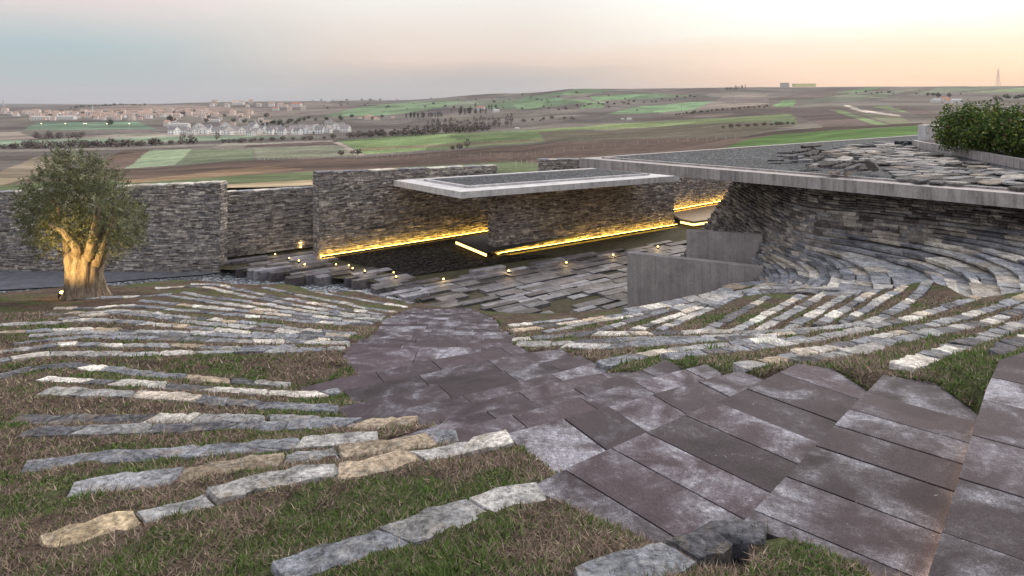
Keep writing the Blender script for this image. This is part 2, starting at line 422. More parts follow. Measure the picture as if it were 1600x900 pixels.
# stone rows on the lawn: photo polylines, level along each row
def dz(py):
    s = (py - HY) / F; return -(4.095 + (1.2234 / (s - .253) - 11.35) * .253)
ROWS = [
 (zk(1), [(900,928),(985,892),(1080,866),(1140,838),(1200,843)]),
 (zk(2), [(430,905),(500,882),(560,865),(620,843),(700,815),(790,785),(848,772)]),
 (zk(3), [(62,858),(160,830),(240,810),(300,795),(400,766),(480,750),(560,740),(640,722),(740,702),(800,690)]),
 (zk(4), [(105,773),(200,758),(300,745),(380,730),(430,723),(480,718),(540,710),(620,703),(690,688),(716,683)]),
 (zk(5), [(35,733),(120,722),(200,718),(300,712),(380,706),(440,702),(510,697),(590,690)]),
 (zk(6), [(38,680),(150,678),(250,675),(350,670),(430,670),(520,668),(590,666),(648,662)]),
 (zk(7), [(20,659),(100,659),(200,659),(300,660),(400,660),(470,662),(540,668)]),
 (zk(8), [(67,614),(166,618),(253,622),(365,632),(422,638),(460,639),(528,642)]),
 (zk(9), [(63,594),(126,598),(211,603),(281,608),(351,613),(422,617),(496,620),(532,613)]),
 (zk(10), [(-60,602),(0,592),(28,583),(70,576),(112,573),(169,579),(225,586),(281,590),(337,596),(394,601),(450,606)]),
 (dz(546), [(-50,580),(0,567),(21,563),(71,557),(160,555.5),(240,554.7),(314,553),(395,551),(470,549),(540,546)]),
 (dz(543), [(-50,560),(0,552),(53,547),(92,541),(142,541),(240,543),(297,544.6),(362,546),(460,545)]),
 (dz(538), [(20,540.5),(71,533),(128,528),(187,529),(240,530.5),(314,532.5),(362,534.5),(460,536.5),(546,538)]),
 (dz(534), [(43,527),(103,523),(139,522),(196,524),(240,525),(297,527.5)]),
 (dz(534), [(-40,526),(0,522),(71,518),(133,516.5),(196,519),(240,521),(314,523.5),(362,527),(460,531.5),(545,534)]),
 (dz(530.5), [(-40,515),(0,510),(80,506),(151,502),(220,506),(265,510),(330,516),(395,523),(460,527.5),(540,531)]),
 (dz(528), [(90,500),(142,495),(187,491),(241,496.5),(281,503),(330,508),(403,514.5),(460,522),(507,526),(545,528)]),
 (dz(524), [(69,493),(124,491),(178,488),(216,489),(265,495),(322,500),(387,506),(420,510),(490,518.5),(556,524)]),
 (dz(509), [(84,484),(133,483),(206,479),(240,482),(281,486),(346,492),(411,497),(472,503),(525,507),(576,509)]),
 (dz(507), [(218,470.6),(281,477),(330,483),(379,487),(460,496),(525,504),(583,507)]),
 (dz(504), [(112,469),(162,466.5),(200,465),(260,462.5),(297,468),(346,475),(379,480),(460,491),(520,500),(592,504)]),
 (dz(500.5), [(283,459),(330,466),(379,472),(444,482),(500,490),(560,498),(597,500.5)]),
 (dz(497.5), [(241,451),(297,449),(330,451),(362,459),(403,467),(460,478),(500,485),(545,492),(600,497.5)]),
 (dz(493), [(297,445),(338,446),(379,455),(427,465),(460,470),(499,477),(546,486),(606,493)]),
 (dz(488.5), [(411,450),(460,460),(471,463),(525,473),(574,483),(620,488.5)]),
 (dz(483), [(492,458),(534,464),(584,473),(636,481)]),
 (dz(480), [(534,453),(577,460),(612,467),(646,475)]),
]
SROW = [   # rows of the bowl on the right: (z at start, z at end, polyline)
 (zk(0), -2.6, [(1563,562),(1610,540),(1660,515)]),
 (zk(1), -3.7, [(1405,580),(1453,564),(1493,548),(1533,535),(1573,520),(1600,508),(1660,482)]),
 (zk(2), -3.95, [(1246,570),(1272,565),(1347,551),(1403,535),(1493,517),(1536,509),(1600,487),(1660,465)]),
 (zk(3), -4.04, [(1156,580),(1200,572),(1240,561),(1290,550),(1340,540),(1400,524),(1470,508),(1530,491),(1600,467),(1660,446)]),
 (zk(5), -4.17, [(1040,562),(1092,557),(1155,550),(1200,545),(1260,536),(1320,525),(1387,509),(1435,497),(1467,487),(1528,466)]),
 (-4.46, -3.75, [(800,532),(875,529),(920,525),(1050,524),(1087,522),(1175,522),(1230,520),(1285,516),(1330,512),(1359,508)]),
]
EDGE = [P(-500, 492, -5.75), P(-200, 471, -5.85), P(0, 457, -5.95), P(120, 447, -6.15), P(300, 437.5, -6.35), P(450, 444, -6.95), P(560, 455, -7.35), P(640, 470, -7.6),
        P(737, 484, -7.62), P(780, 497, -7.62), P(880, 495, -7.62), P(980, 487, -7.62)]
CW1a = P(980, 487, -7.6); CW1b = (P(1168, 415, -5.46)[0], P(1168, 415, -5.46)[1])
ctrl = []
for k, t in treads.items():
    if k == 0: ctrl += [(*q, Z0) for i_, q in enumerate(t['poly']) if i_ not in (2, 3)]; continue
    if k <= 10: ctrl += [tuple(p) for p in resample([P(*q, t['z']) for q in TREAD[k]['n']], .5)]
    else: ctrl += [tuple(p) for p in resample([t['a'], t['b']], .8)]
for z, pl in ROWS: ctrl += [tuple(p) for p in resample([P(*q, z) for q in pl], .7)]
for z0, z1, pl in SROW:
    n = len(pl); ctrl += [tuple(p) for p in resample([P(*q, z0 + (z1 - z0) * i / (n - 1)) for i, q in enumerate(pl)], .6)]
ctrl += EDGE + [P(1420, 592, zk(1)), P(1500, 600, zk(1)), P(1528, 603, zk(1)), P(1548, 588, zk(1) + .02), P(1500, 578, zk(1)), P(1540, 560, zk(1) + .03)]
for k in TREAD: ctrl += [P(*q, zk(k) + .04) for q in TREAD[k]['r'] + TREAD[k]['l']]
KEYS = [  # contours of the stone terraces: z, then six stations from the valley to the far end
 (-7.6, [(7.5,26.5),(7.5,27),(7.5,27.6),(7.5,28.3),(7.4,29),(7.15,31)]),
 (-5.85, [(8.0,22.1),(8.05,22.6),(8.1,23.2),(8.2,24),(8.3,25.5),(8.48,31)]),
 (-5.3, [(7.7,19.8),(8.1,20.6),(8.3,21.4),(8.4,22.2),(8.5,23.5),(8.87,31)]),
 (-4.7, [(7.65,16.8),(8.55,18.1),(9.05,19.4),(9.1,20.8),(8.75,22.6),(9.28,31)]),
 (-4.5, [(8.0,16.05),(8.8,17.7),(9.2,19.0),(9.25,20.4),(8.85,22.5),(9.4,31)]),
 (-4.35, [(10.1,16.5),(10.45,17.5),(10.4,18.6),(9.85,20.2),(9.0,22.45),(9.52,31)]),
 (-4.17, [(9.87,14.5),(10.9,16.4),(11.1,18.1),(10.1,20.2),(9.05,22.4),(9.65,31)]),
 (-3.93, [(10.6,14.2),(11.7,16),(11.9,18.2),(10.8,20.1),(9.15,22.5),(9.8,31)]),
 (-3.3, [(17.3,13.7),(15,16.3),(13.0,18.7),(11.2,20.6),(9.4,23),(10.25,31)]),
 (-2.9, [(17.5,14),(15.2,16.6),(13.2,19),(11.4,21),(9.6,23.3),(10.5,31)]),
]
for z, st in KEYS[1:9]: ctrl.append((*st[0], z))
ctrl += [P(1100, 465, -6.72), P(1040, 477, -7.2), (-25, 14, -4.2), (-30, 18, -5.3), (-20, 6, -2.6), (-6, -3, -.9), (0, -4, -.6), (6, -3, -.6), (-20, -4, -.9), (12, 4, -1.9), (20, 0, -1.2), (22, 10, -2.6)]
C = np.array(ctrl)
GX0, GY0, GS = -42.0, -8.0, .2
gx = np.arange(GX0, 24.01, GS); gy = np.arange(GY0, 31.01, GS)
XX, YY = np.meshgrid(gx, gy); HG = np.zeros(XX.size)
pts = np.stack([XX.ravel(), YY.ravel()], 1)
for i in range(0, len(pts), 4000):
    q = pts[i:i + 4000]
    dx = C[None, :, 0] - q[:, None, 0]; dy = C[None, :, 1] - q[:, None, 1]
    r2 = dx * dx + dy * dy; w = 1 / (r2 + .12) ** 1.9
    S = lambda a: (w * a).sum(1)
    sw = S(1.0); mx = S(dx) / sw; my = S(dy) / sw; mz = S(C[None, :, 2]) / sw
    ux = dx - mx[:, None]; uy = dy - my[:, None]; uz = C[None, :, 2] - mz[:, None]
    lam = .02 * sw * (.3 + mx * mx + my * my)
    a = S(ux * ux) + lam; b = S(ux * uy); c = S(uy * uy) + lam; d = S(ux * uz) + lam * .02; e = S(uy * uz) + lam * -.25
    det = a * c - b * b; gx_ = (c * d - b * e) / det; gy_ = (a * e - b * d) / det
    HG[i:i + 4000] = mz - gx_ * mx - gy_ * my
HG = HG.reshape(XX.shape)
def Hf(x, y):
    x = np.asarray(x, float); y = np.asarray(y, float)
    fx = np.clip((x - GX0) / GS, 0, len(gx) - 1.001); fy = np.clip((y - GY0) / GS, 0, len(gy) - 1.001)
    i = fx.astype(int); j = fy.astype(int); u = fx - i; v = fy - j
    return (HG[j, i] * (1 - u) + HG[j, i + 1] * u) * (1 - v) + (HG[j + 1, i] * (1 - u) + HG[j + 1, i + 1] * u) * v
TY = np.arange(1.4, 31, .02)
def drape(px, py):
    """point of the hillside that stands at a photo position"""
    X = (px - 800) / F * TY; Z = -(py - HY) / F * TY
    k = np.argmax(Z <= Hf(X, TY)); Y = TY[k]
    return (float(X[k]), float(Y), float(Z[k]))
LAWN = [(-42, 16)] + [e[:2] for e in EDGE] + [CW1b] + [k[1][0] for k in KEYS[1:9]] + [(24, 13), (24, -8), (-42, -8)]

# patches of green on the brown winter turf
def green(x, y):
    g = vnoise(x, y, .9) * .75 + vnoise(x + 9, y - 4, 3.1) * .6 + .22 * (x > 1.2) * (y < 9) + .1 * (y < 4.5) - .16
    return np.clip(.5 + g * .95, 0, 1)
# ---- ground sheet
gs = .12
ax = np.concatenate([np.arange(-42, -7, .14), np.arange(-7, 7.5, .06), np.arange(7.5, 24.01, .14)]); ay = np.concatenate([np.arange(-8, 1, .3), np.arange(1, 11, .06), np.arange(11, 31.01, gs)])
AX, AY = np.meshgrid(ax, ay); AZ = Hf(AX, AY)
ins = in_poly(AX, AY, LAWN)
d = seg_dist(AX, AY, LAWN[:-2])
rate = np.where(AX > 5.5, .8, 1.1)
AZ = np.where(ins, AZ, np.maximum(np.minimum(AZ, AZ - rate * d), -8.7))
AZ = np.where(~ins & (AX > 5.5) & (d > .2), np.minimum(AZ, -.12 - 0.55 * d + AZ * 1.0), AZ)
for k, t in treads.items():
    m = in_poly(AX, AY, t['poly']); AZ = np.where(m, np.minimum(AZ, t['z'] - .10), AZ)
AZ = AZ + .018 * vnoise(AX, AY, 6.0) * ins
def at_treads(x, y, z):
    best = np.full(x.shape, 9.0); zt = np.zeros(x.shape)
    for k in range(0, 11):
        pl = treads[k]['poly']; a = np.array(pl); m = (x > a[:, 0].min() - .6) & (x < a[:, 0].max() + .6) & (y > a[:, 1].min() - .6) & (y < a[:, 1].max() + .6)
        if not m.any(): continue
        dd = np.full(x.shape, 9.0); dd[m] = seg_dist(x[m], y[m], pl, True); u_ = dd < best; best[u_] = dd[u_]; zt[u_] = treads[k]['z']
    near = best < .5
    z2 = np.clip(z, zt - .015 - .45 * best, zt + .012 + .45 * best)
    return np.where(near, z2, z)
ut = np.zeros(AX.shape, bool)
for k, t in treads.items(): ut |= in_poly(AX, AY, t['poly'])
AZ = np.where(ut | ~ins, AZ, at_treads(AX, AY, AZ))
g = green(AX, AY)
br = np.stack([.135 + .04 * vnoise(AX, AY, 2.2), .100 + .03 * vnoise(AX, AY, 2.2), .080 + .02 * vnoise(AX, AY, 2.2)], -1)
gr = np.stack([.105 + 0 * g, .125 + 0 * g, .055 + 0 * g], -1)
gg = np.clip((g - .42) * 2.2, 0, 1)[..., None]
cols = (br * (1 - gg) + gr * gg).reshape(-1, 3)
nx, ny = len(ax), len(ay)
idx = np.arange(nx * ny).reshape(ny, nx)
faces = np.stack([idx[:-1, :-1], idx[:-1, 1:], idx[1:, 1:], idx[1:, :-1]], -1).reshape(-1, 4)
o = raw_mesh('ground', np.stack([AX, AY, AZ], -1).reshape(-1, 3), faces, M['turf'], cols, True)
tag(o, 'grassy hillside of patchy brown and green winter turf', 'ground', kind='structure')

# ---- the stairs
def make_tread(k, parent, name='tread'):
    t = treads[k]; mb = MB(); z = t['z']
    a = np.array(t['a'][:2]); b = np.array(t['b'][:2]); u = (b - a); L = np.linalg.norm(u); u /= L
    n = np.array((-u[1], u[0]))
    if np.dot(n, a) < 0: n = -n
    pp = np.array(t['poly']); s = (pp - a) @ u; s0, s1 = s.min(), s.max(); w = (pp - a) @ n
    lanes = [(w.min() - .01, w.max() + .01)]
    cuts_all = []
    for (w0, w1) in lanes:
        cuts = [s0 - .01]; 
        lo, hi = (((.3, .52) if k in (1, 2) else (.42, .75)) if k <= 4 else (.6, 1.3)) 
        while cuts[-1] < s1: cuts.append(cuts[-1] + rng.uniform(lo, hi))
        for c0, c1 in zip(cuts, cuts[1:]):
            q = clip_half([tuple(p) for p in t['poly']], tuple(a + u * (c0 + .006)), tuple(u))
            if len(q) >= 3: q = clip_half(q, tuple(a + u * (c1 - .006)), tuple(-u))
            if len(q) < 3: continue
            if len(q) < 3: continue
            zz = z + rng.uniform(-.004, .004)
            mb.prism(q, zz, z - .24, (rng.random(), min(1, max(0, rng.gauss(.45, .26))), rng.random()))
    return mb.build(name, M['slab'], parent)
st1 = empty('stone_stairway', (.3, 4.5, -2.4), 'broad dark stone stairs of big stained slabs fanning out in the foreground', 'stairs')
for k in range(0, 11): make_tread(k, st1)
st2 = empty('stone_stairway', (-1.5, 15, -5.2), 'straight lower flight of dark slab stairs running down to the courtyard', 'stairs')
for k in range(11, 29): make_tread(k, st2)
# warm light strip under the nosing of the top tread
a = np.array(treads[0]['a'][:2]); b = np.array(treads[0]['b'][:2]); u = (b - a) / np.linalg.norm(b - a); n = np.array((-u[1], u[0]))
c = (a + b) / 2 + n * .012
mb = MB(); mb.box((c[0], c[1], Z0 - .165), (np.linalg.norm(b - a) * 1.0, .012, .02), math.atan2(u[1], u[0])); mb.build('light_strip', M['rust_hue'], st1)

# ---- low rows of mortared stones
PAL = [((.245,.255,.285), 8), ((.34,.34,.345), 5), ((.45,.435,.42), 4), ((.56,.49,.41), 1.8), ((.68,.64,.58), 2.6), ((.12,.12,.135), 4), ((.46,.37,.27), .8)]
PW = [w for c, w in PAL]
def pick():
    c = rng.choices([c for c, w in PAL], PW)[0]; k = rng.uniform(.8, 1.2); return tuple(min(.75, v * k) for v in c)
def stone_row(pts3, width, label, group, lmin=.3, lmax=.85, rise=.022, first=None, name='stone_edging'):
    pl = [np.array(p[:2]) for p in resample(pts3, .12)]
    cum = [0]
    for p, q in zip(pl, pl[1:]): cum.append(cum[-1] + np.linalg.norm(q - p))
    xs = np.array([p[0] for p in pl]); ys = np.array([p[1] for p in pl]); cum = np.array(cum); L = cum[-1]
    def at(s, off):
        x = np.interp(s, cum, xs); y = np.interp(s, cum, ys)
        e = .15; tx = np.interp(s + e, cum, xs) - np.interp(s - e, cum, xs); ty = np.interp(s + e, cum, ys) - np.interp(s - e, cum, ys)
        n = math.hypot(tx, ty) + 1e-9
        return x - ty / n * off, y + tx / n * off
    mb = MB(); s = 0; sk = rng.uniform(-.06, .06)
    while s < L - .08:
        ln = min(rng.uniform(lmin, lmax), L - s); 
        if L - s - ln < .2: ln = L - s
        col = first if (first and s == 0) else pick(); e = s + ln; sk2 = rng.uniform(-.07, .07) if e < L - .01 else 0
        w0 = width * rng.uniform(.82, 1.14); dn = rng.uniform(-.02, .02); up = rise + rng.uniform(-.01, .014)
        tilt = rng.uniform(-.006, .006)
        ring = []
        n = max(4, int(ln / .075))
        for i in range(n + 1):
            f = i / n; edge = .008 if i in (0, n) else 0
            ring.append((s + .007 + f * (ln - .014) + sk * (1 - f) + sk2 * f, dn - w0 / 2 + edge + rng.uniform(-.018, .018)))
        ring.append((e - .008 , dn + rng.uniform(-.04, .04)))
        for i in range(n, -1, -1):
            f = i / n; edge = .008 if i in (0, n) else 0
            ring.append((s + .007 + f * (ln - .014) - sk * (1 - f) - sk2 * f, dn + w0 / 2 - edge + rng.uniform(-.018, .018)))
        ring.append((s + .008, dn + rng.uniform(-.04, .04)))
        B = len(mb.v); N = len(ring)
        top = []; ctr = at(s + ln / 2, dn)
        zc = {}
        for (a_, o_) in ring:
            x, y = at(min(max(a_, -.05), L + .05), o_)
            cx, cy = at(min(max(a_, 0), L), 0)
            top.append((x, y, float(Hf(cx, cy)) + up + tilt * o_ / width * 2 + rng.uniform(-.007, .007)))
        for (x, y, z) in top: mb.v.append((ctr[0] + (x - ctr[0]) * .975, ctr[1] + (y - ctr[1]) * .965, z + .008))
        for (x, y, z) in top: mb.v.append((x, y, z - .014))
        for (x, y, z) in top: mb.v.append((x, y, z - .34))
        mb.v.append((ctr[0], ctr[1], float(Hf(*at(s + ln / 2, 0))) + up + .016 + rng.uniform(-.004, .008)))
        for i in range(N):
            j = (i + 1) % N
            mb.face([B + 3 * N, B + i, B + j], col); mb.face([B + j, B + i, B + N + i, B + N + j], col); mb.face([B + N + j, B + N + i, B + 2 * N + i, B + 2 * N + j], col)
        sk = sk2; s = e
        # mortar pocket between stones
        if s < L - .1 and rng.random() < .7:
            x, y = at(s, dn); r = width * rng.uniform(.24, .4); z = float(Hf(*at(s, 0))) + up - .006
            q = [(x + r * rng.uniform(.7, 1.1) * math.cos(t * .785), y + r * rng.uniform(.7, 1.1) * math.sin(t * .785)) for t in range(8)]
            mb.prism(q, z, z - .2, tuple(v * rng.uniform(.75, 1.1) for v in (.34, .325, .305)))
    o = mb.build(name, M['stone'], None, False, loc=tuple(np.append(pl[0], float(Hf(*pl[0])))))
    # consistent outward normals
    tag(o, label, 'stone row', group); return o, pl
ORD = 'first second third fourth fifth sixth seventh eighth ninth tenth eleventh twelfth thirteenth fourteenth fifteenth sixteenth seventeenth eighteenth nineteenth twentieth'.split()
tens = ['twenty-first','twenty-second','twenty-third','twenty-fourth','twenty-fifth','twenty-sixth','twenty-seventh','twenty-eighth','twenty-ninth','thirtieth']
ORD += tens
spec = {0: 'broken stone row poking out below the big slab stairs', 1: 'stone row ending at the lowest slab corner, nearest row of the left lawn',
        2: 'long stone row starting with a big ochre cream block at the lower left', 3: 'stone row starting with a long grey block, just above the cream block row',
        25: 'short stone row near the foot of the stairs on the left bank, second farthest', 26: 'farthest short stone row on the left bank beside the courtyard paving'}
row_lines = []
for i, (z, pl) in enumerate(ROWS):
    pts3 = [drape(*q) for q in pl]
    o, l = stone_row(pts3, .2 if i > 6 else .225, lmax=.62 if i > 9 else .85, label=spec.get(i, 'low row of grey and cream stones across left lawn, %s row from the bottom' % ORD[i]), group='low stone rows on the left lawn', first={2: (.66, .52, .34), 3: (.34, .345, .37)}.get(i))
    row_lines.append(l)
XROW = [(s[2]) for s in SROW] + [
 [(805,541),(870,541),(950,537),(1025,533),(1100,532),(1200,527),(1260,520)],
 [(880,543),(950,545),(1000,542),(1075,537),(1150,531),(1215,530)],
 [(940,573),(980,565),(1025,556),(1092,546),(1150,541),(1200,537),(1260,529)],
 [(1456,440),(1403,485),(1359,508)],
 [(1412,447),(1365,477),(1316,508)],
 [(1372,454),(1325,482),(1278,511)],
 [(1331,459),(1281,488),(1231,516)],
 [(1291,460),(1238,490),(1184,518)],
 [(1256,463),(1202,491),(1147,519)],
 [(1200,466),(1150,493),(1100,519)],
 [(1150,466),(1100,488),(1062,504),(1030,518)],
 [(1118,470),(1081,487),(1033,503),(975,524)],
 [(1075,478),(1025,492),(970,508),(921,524)],
 [(1040,484),(966,499),(900,511),(852,522)],
 [(1000,489),(930,500),(862,511),(800,519)],
 [(900,499),(850,505),(795,511)],
 [(985,489),(1050,477),(1110,465),(1165,447),(1195,444)],
 [(1060,487),(1110,475),(1160,461),(1205,452),(1250,453)],
 [(1165,462),(1205,457),(1250,457),(1300,460),(1345,460)],
 [(1185,447),(1230,447),(1280,452),(1330,456)],
]
sl = ['short pale stone row running up to the right from the top step edge', 'stone row of the right bank beside the grass corner at the third slab step', 'grey stone row leaving the right end of the wide stair slabs toward the right edge',
      'second long stone row above the narrow stair treads, sweeping to the right edge', 'long stone row below the rounded grass patch in front of the curved terraces', 'long nearly level stone row where the slanted stone stripes end',
      'stone row starting at the right side of the stair landing, just under the level row', 'stone row along the bright green grass tuft beside the stairs', 'stone row above the green grass beside the upper stairs, with pale blocks']
XL = ['row of rubble stones along the foot of the near concrete wall', 'second rubble row behind the one at the foot of the concrete wall', 'broad flat rubble row where the slanted stripes meet the curved terraces', 'broad flat rubble row at the lowest point of the curved terraces']
for i, pl in enumerate(XROW):
    pts3 = [drape(*q) for q in pl]
    lab = sl[i] if i < 9 else 'slanted stone stripe in grass bowl below terraces, %s stripe counting left from grass patch' % ORD[i - 9]
    if i >= len(XROW) - 4: lab = XL[i - len(XROW) + 4]
    o, l = stone_row(pts3, .23 if i < 9 else (.2 if i < len(XROW) - 4 else .55), lab, 'low stone rows in the bowl on the right', .35, .9, .03)
    row_lines.append(l)

# ---- curved terraces: every course of stone is one part
def cr(p, n=90):
    p = [np.array(q, float) for q in p]; p = [2 * p[0] - p[1]] + p + [2 * p[-1] - p[-2]]; out = []
    for i in range(1, len(p) - 2):
        for k in range(n // (len(p) - 3)):
            t = k / (n // (len(p) - 3))
            out.append(.5 * ((2 * p[i]) + (-p[i - 1] + p[i + 1]) * t + (2 * p[i - 1] - 5 * p[i] + 4 * p[i + 1] - p[i + 2]) * t * t + (-p[i - 1] + 3 * p[i] - 3 * p[i + 1] + p[i + 2]) * t ** 3))
    out.append(p[-2]); return np.array(out)
zs_key = [k[0] for k in KEYS]; KC = np.array([k[1] for k in KEYS])
LV = []
z = -7.6
while z < -2.75:
    LV.append(z); z += (.07 if z > -3.35 else .1) if z > -4.17 else (.14 if z > -4.75 else .11)
def contour(z):
    st = np.array([[np.interp(z, zs_key, KC[:, s, c]) for c in (0, 1)] for s in range(6)]); return cr(st, 100)
CT = [contour(z) for z in LV] + [contour(LV[-1] + .08)]
bank = empty('stone_terrace', (9, 22, -5), 'curved bank of stacked stone terraces twisting up into a wall under the big roof', 'terrace')
DK = [(.22,.195,.19), (.29,.265,.255), (.36,.33,.305), (.27,.26,.27), (.43,.385,.345), (.15,.13,.13), (.54,.50,.455)]
TP = [(.26,.268,.295), (.26,.268,.295), (.35,.35,.365), (.42,.41,.40), (.48,.43,.37), (.18,.18,.2), (.58,.54,.48)]
for i, z in enumerate(LV):
    A = CT[i]; Bc = CT[i + 1]; r = (LV[i + 1] if i + 1 < len(LV) else z + .1) - z
    seg = np.hypot(*np.diff(A, axis=0).T); cum = np.concatenate([[0], np.cumsum(seg)]); L = cum[-1]
    f = lambda Cc, s: np.array((np.interp(s, cum, Cc[:, 0]), np.interp(s, cum, Cc[:, 1])))
    mb = MB(); s = 0
    while s < L - .05:
        a_mid = f(A, s); gap = np.linalg.norm(f(Bc, s) - a_mid)
        ln = (rng.uniform(.15, .45) if z > -3.4 else rng.uniform(.22, .55)) if gap < .2 else rng.uniform(.4, 1.0)
        e = min(L, s + ln)
        if L - e < .15: e = L
        out = rng.uniform(-.045, .045); zt = z + rng.uniform(-.014, .018)
        nrow = 1 if gap < .5 else (2 if gap < .9 else int(gap / .45))
        g = .007
        ss = (s + g, e - g)
        for rr in range(nrow):
            corners = []
            for (sv, fr_) in ((ss[0], rr / nrow), (ss[1], rr / nrow), (ss[1], (rr + 1) / nrow), (ss[0], (rr + 1) / nrow)):
                p = f(A, sv); q = f(Bc, sv); dd = q - p; Ld = np.linalg.norm(dd)
                t1 = f(A, min(L, sv + .1)) - f(A, max(0, sv - .1)); nn = np.array((t1[1], -t1[0])); nn /= np.linalg.norm(nn) + 1e-9
                if fr_ == 1: pt = q + nn * .16
                elif fr_ == 0: pt = p - nn * out
                else: pt = p + dd * fr_ + np.array((rng.uniform(-.06, .06), rng.uniform(-.06, .06)))
                corners.append(pt)
            col = rng.choice(TP if gap > .16 else DK); kk = rng.uniform(.8, 1.25); col = tuple(c * kk for c in col)
            zz = [zt + rng.uniform(-.012, .012) for _ in range(4)]
            rec = (.05, .05, .0, .0) if rr == 0 else (0, 0, 0, 0); nb = [(corners[3 - q] - corners[q]) / (np.linalg.norm(corners[3 - q] - corners[q]) + 1e-9) if q < 2 else np.zeros(2) for q in range(4)]
            bot = [(c[0] + nb[q][0] * rec[q], c[1] + nb[q][1] * rec[q], z - r * (.72 if gap > .14 else .95)) for q, c in enumerate(corners)]; top = [(c[0], c[1], zz[q]) for q, c in enumerate(corners)]
            ar = sum(corners[q][0] * corners[(q + 1) % 4][1] - corners[(q + 1) % 4][0] * corners[q][1] for q in range(4))
            if ar < 0: bot = bot[::-1]; top = top[::-1]
            mb.hexa(bot + top, col)
        s = e
    mb.build('stone_course', M['wallstone'], bank)
# ------------------------------------------------------------------ courtyard and buildings
FL = -7.6
def stone_wall(name, label, p0, p1, zb, zt0, zt1, thick, back=1, cat='stone wall', led=False, ledspan=(0, 1)):
    """dry stone wall from p0 to p1 (plan); thickness goes to the 'back' side"""
    p0 = np.array(p0, float); p1 = np.array(p1, float); u = p1 - p0; L = np.linalg.norm(u); u /= L; n = np.array((-u[1], u[0])) * back
    w = empty(name, (p0[0], p0[1], zb), label, cat)
    mb = MB(); 
    def face_stones(o, d, ln, nrm, z0, ztop):
        z = z0
        while z < max(ztop(0), ztop(ln)) - .02:
            h = rng.uniform(.028, .072); s = -rng.uniform(0, .2)
            while s < ln:
                l = rng.uniform(.12, .48) * (1 if rng.random() < .8 else 1.5); a = max(s, 0); b = min(s + l, ln); s += l
                if b - a < .03: continue
                zt = min(z + h, ztop((a + b) / 2))
                if zt - z < .015: continue
                pr = max(0, rng.gauss(.024, .02)); g = .004
                c = rng.choice(DK); k = rng.uniform(.75, 1.3); c = tuple(v * k for v in c)
                q = [o + d * (a + g) - nrm * .12, o + d * (a + g) + nrm * pr, o + d * (b - g) + nrm * (pr + rng.uniform(-.008, .008)), o + d * (b - g) - nrm * .12]
                ar = sum(q[i][0] * q[(i + 1) % 4][1] - q[(i + 1) % 4][0] * q[i][1] for i in range(4))
                if ar < 0: q = q[::-1]
                mb.hexa([(x[0], x[1], z + .003) for x in q] + [(x[0], x[1], zt - .004) for x in q], c)
            z += h
    top = lambda s: zt0 + (zt1 - zt0) * s / L
    face_stones(p0, u, L, -n, zb, top)                        # front
    face_stones(p0 + n * thick, u, L, n, zb + max(0, (zt0 - zb) - 2.2), top)  # back, upper part
    face_stones(p0, n, thick, -u, zb, lambda s: zt0)           # ends
    face_stones(p1, n, thick, u, zb, lambda s: zt1)
    q = [p0 + n * .08 + u * .08, p1 + n * .08 - u * .08, p1 + n * (thick - .08) - u * .08, p0 + n * (thick - .08) + u * .08]
    mb.prism([tuple(x) for x in q], [zt0 - .06, zt1 - .06, zt1 - .06, zt0 - .06], zb, (.07, .065, .06))
    s = 0
    while s < L:                                                # capping stones
        l = rng.uniform(.3, .9); b = min(L, s + l)
        k = rng.uniform(.85, 1.3)
        q = [p0 + u * (s + .004) - n * .03, p0 + u * (b - .004) - n * .03, p0 + u * (b - .004) + n * (thick + .03), p0 + u * (s + .004) + n * (thick + .03)]
        z_ = top((s + b) / 2) + rng.uniform(0, .03)
        mb.prism([tuple(x) for x in q], z_, z_ - .06, tuple(v * k for v in rng.choice(TP)))
        s = b
    mb.build('masonry', M['wallstone'], w)
    if led:
        l = MB(); a = p0 + u * L * ledspan[0]; b = p0 + u * L * ledspan[1]; c = (a + b) / 2 - n * .24
        l.box((c[0], c[1], zb + .07), (np.linalg.norm(b - a), .05, .055), math.atan2(u[1], u[0])); l.build('light_strip', M['led'], w)
        l = MB(); c = c - n * .06; l.box((c[0], c[1], zb + .05), (np.linalg.norm(b - a), .025, .1), math.atan2(u[1], u[0]), (.08, .07, .06)); l.build('light_shield', M['wallstone'], w)  # added dark lip that keeps the strip's light off the pool
    return w
# walls of the courtyard
stone_wall('stone_wall', 'long grey stone wall behind the olive tree at the left edge', (-46, 32.3), (-13.55, 31.7), -8.0, -5.3, -3.77, .7)
stone_wall('stone_wall', 'short set-back stone wall with the sandy strip above it, left of the lit walls', (-14.2, 32.9), (-9.9, 35.9), FL, -4.42, -4.5, .5)
w2 = stone_wall('stone_wall', 'tall stone wall with a light strip along its foot, left end wall of the courtyard', (-9.4, 33.2), (-.9, 40.3), FL, -3.47, -3.8, .62, led=True)
stone_wall('stone_wall', 'stone wall under the pale canopy with a glowing strip at its foot', (-.82, 33.9), (9.9, 41.8), FL, -4.44, -4.44, .62, led=True)
stone_wall('stone_wall', 'deep stone wall glowing gold under the big roof beside the timber floor', (10.2, 44.7), (16.5, 50.3), -7.2, -3.9, -3.9, .5, led=True)
stone_wall('stone_wall', 'small stub of stone wall rising behind the canopy gravel', (1.9, 47.9), (8.5, 48.6), -6, -4.1, -4.1, .6)
u_ = np.array((8.5, 7.1)); L_w = np.linalg.norm(u_); u_ /= L_w; n_ = np.array((u_[1], -u_[0])); c = np.array((-9.4, 33.2)) + u_ * L_w * .29 + n_ * .05
mb = MB(); mb.box((c[0], c[1], -6.52), (.95, .06, .085), math.atan2(u_[1], u_[0]), (.02, .02, .02)); mb.build('drain_slot', M['metal'], w2)
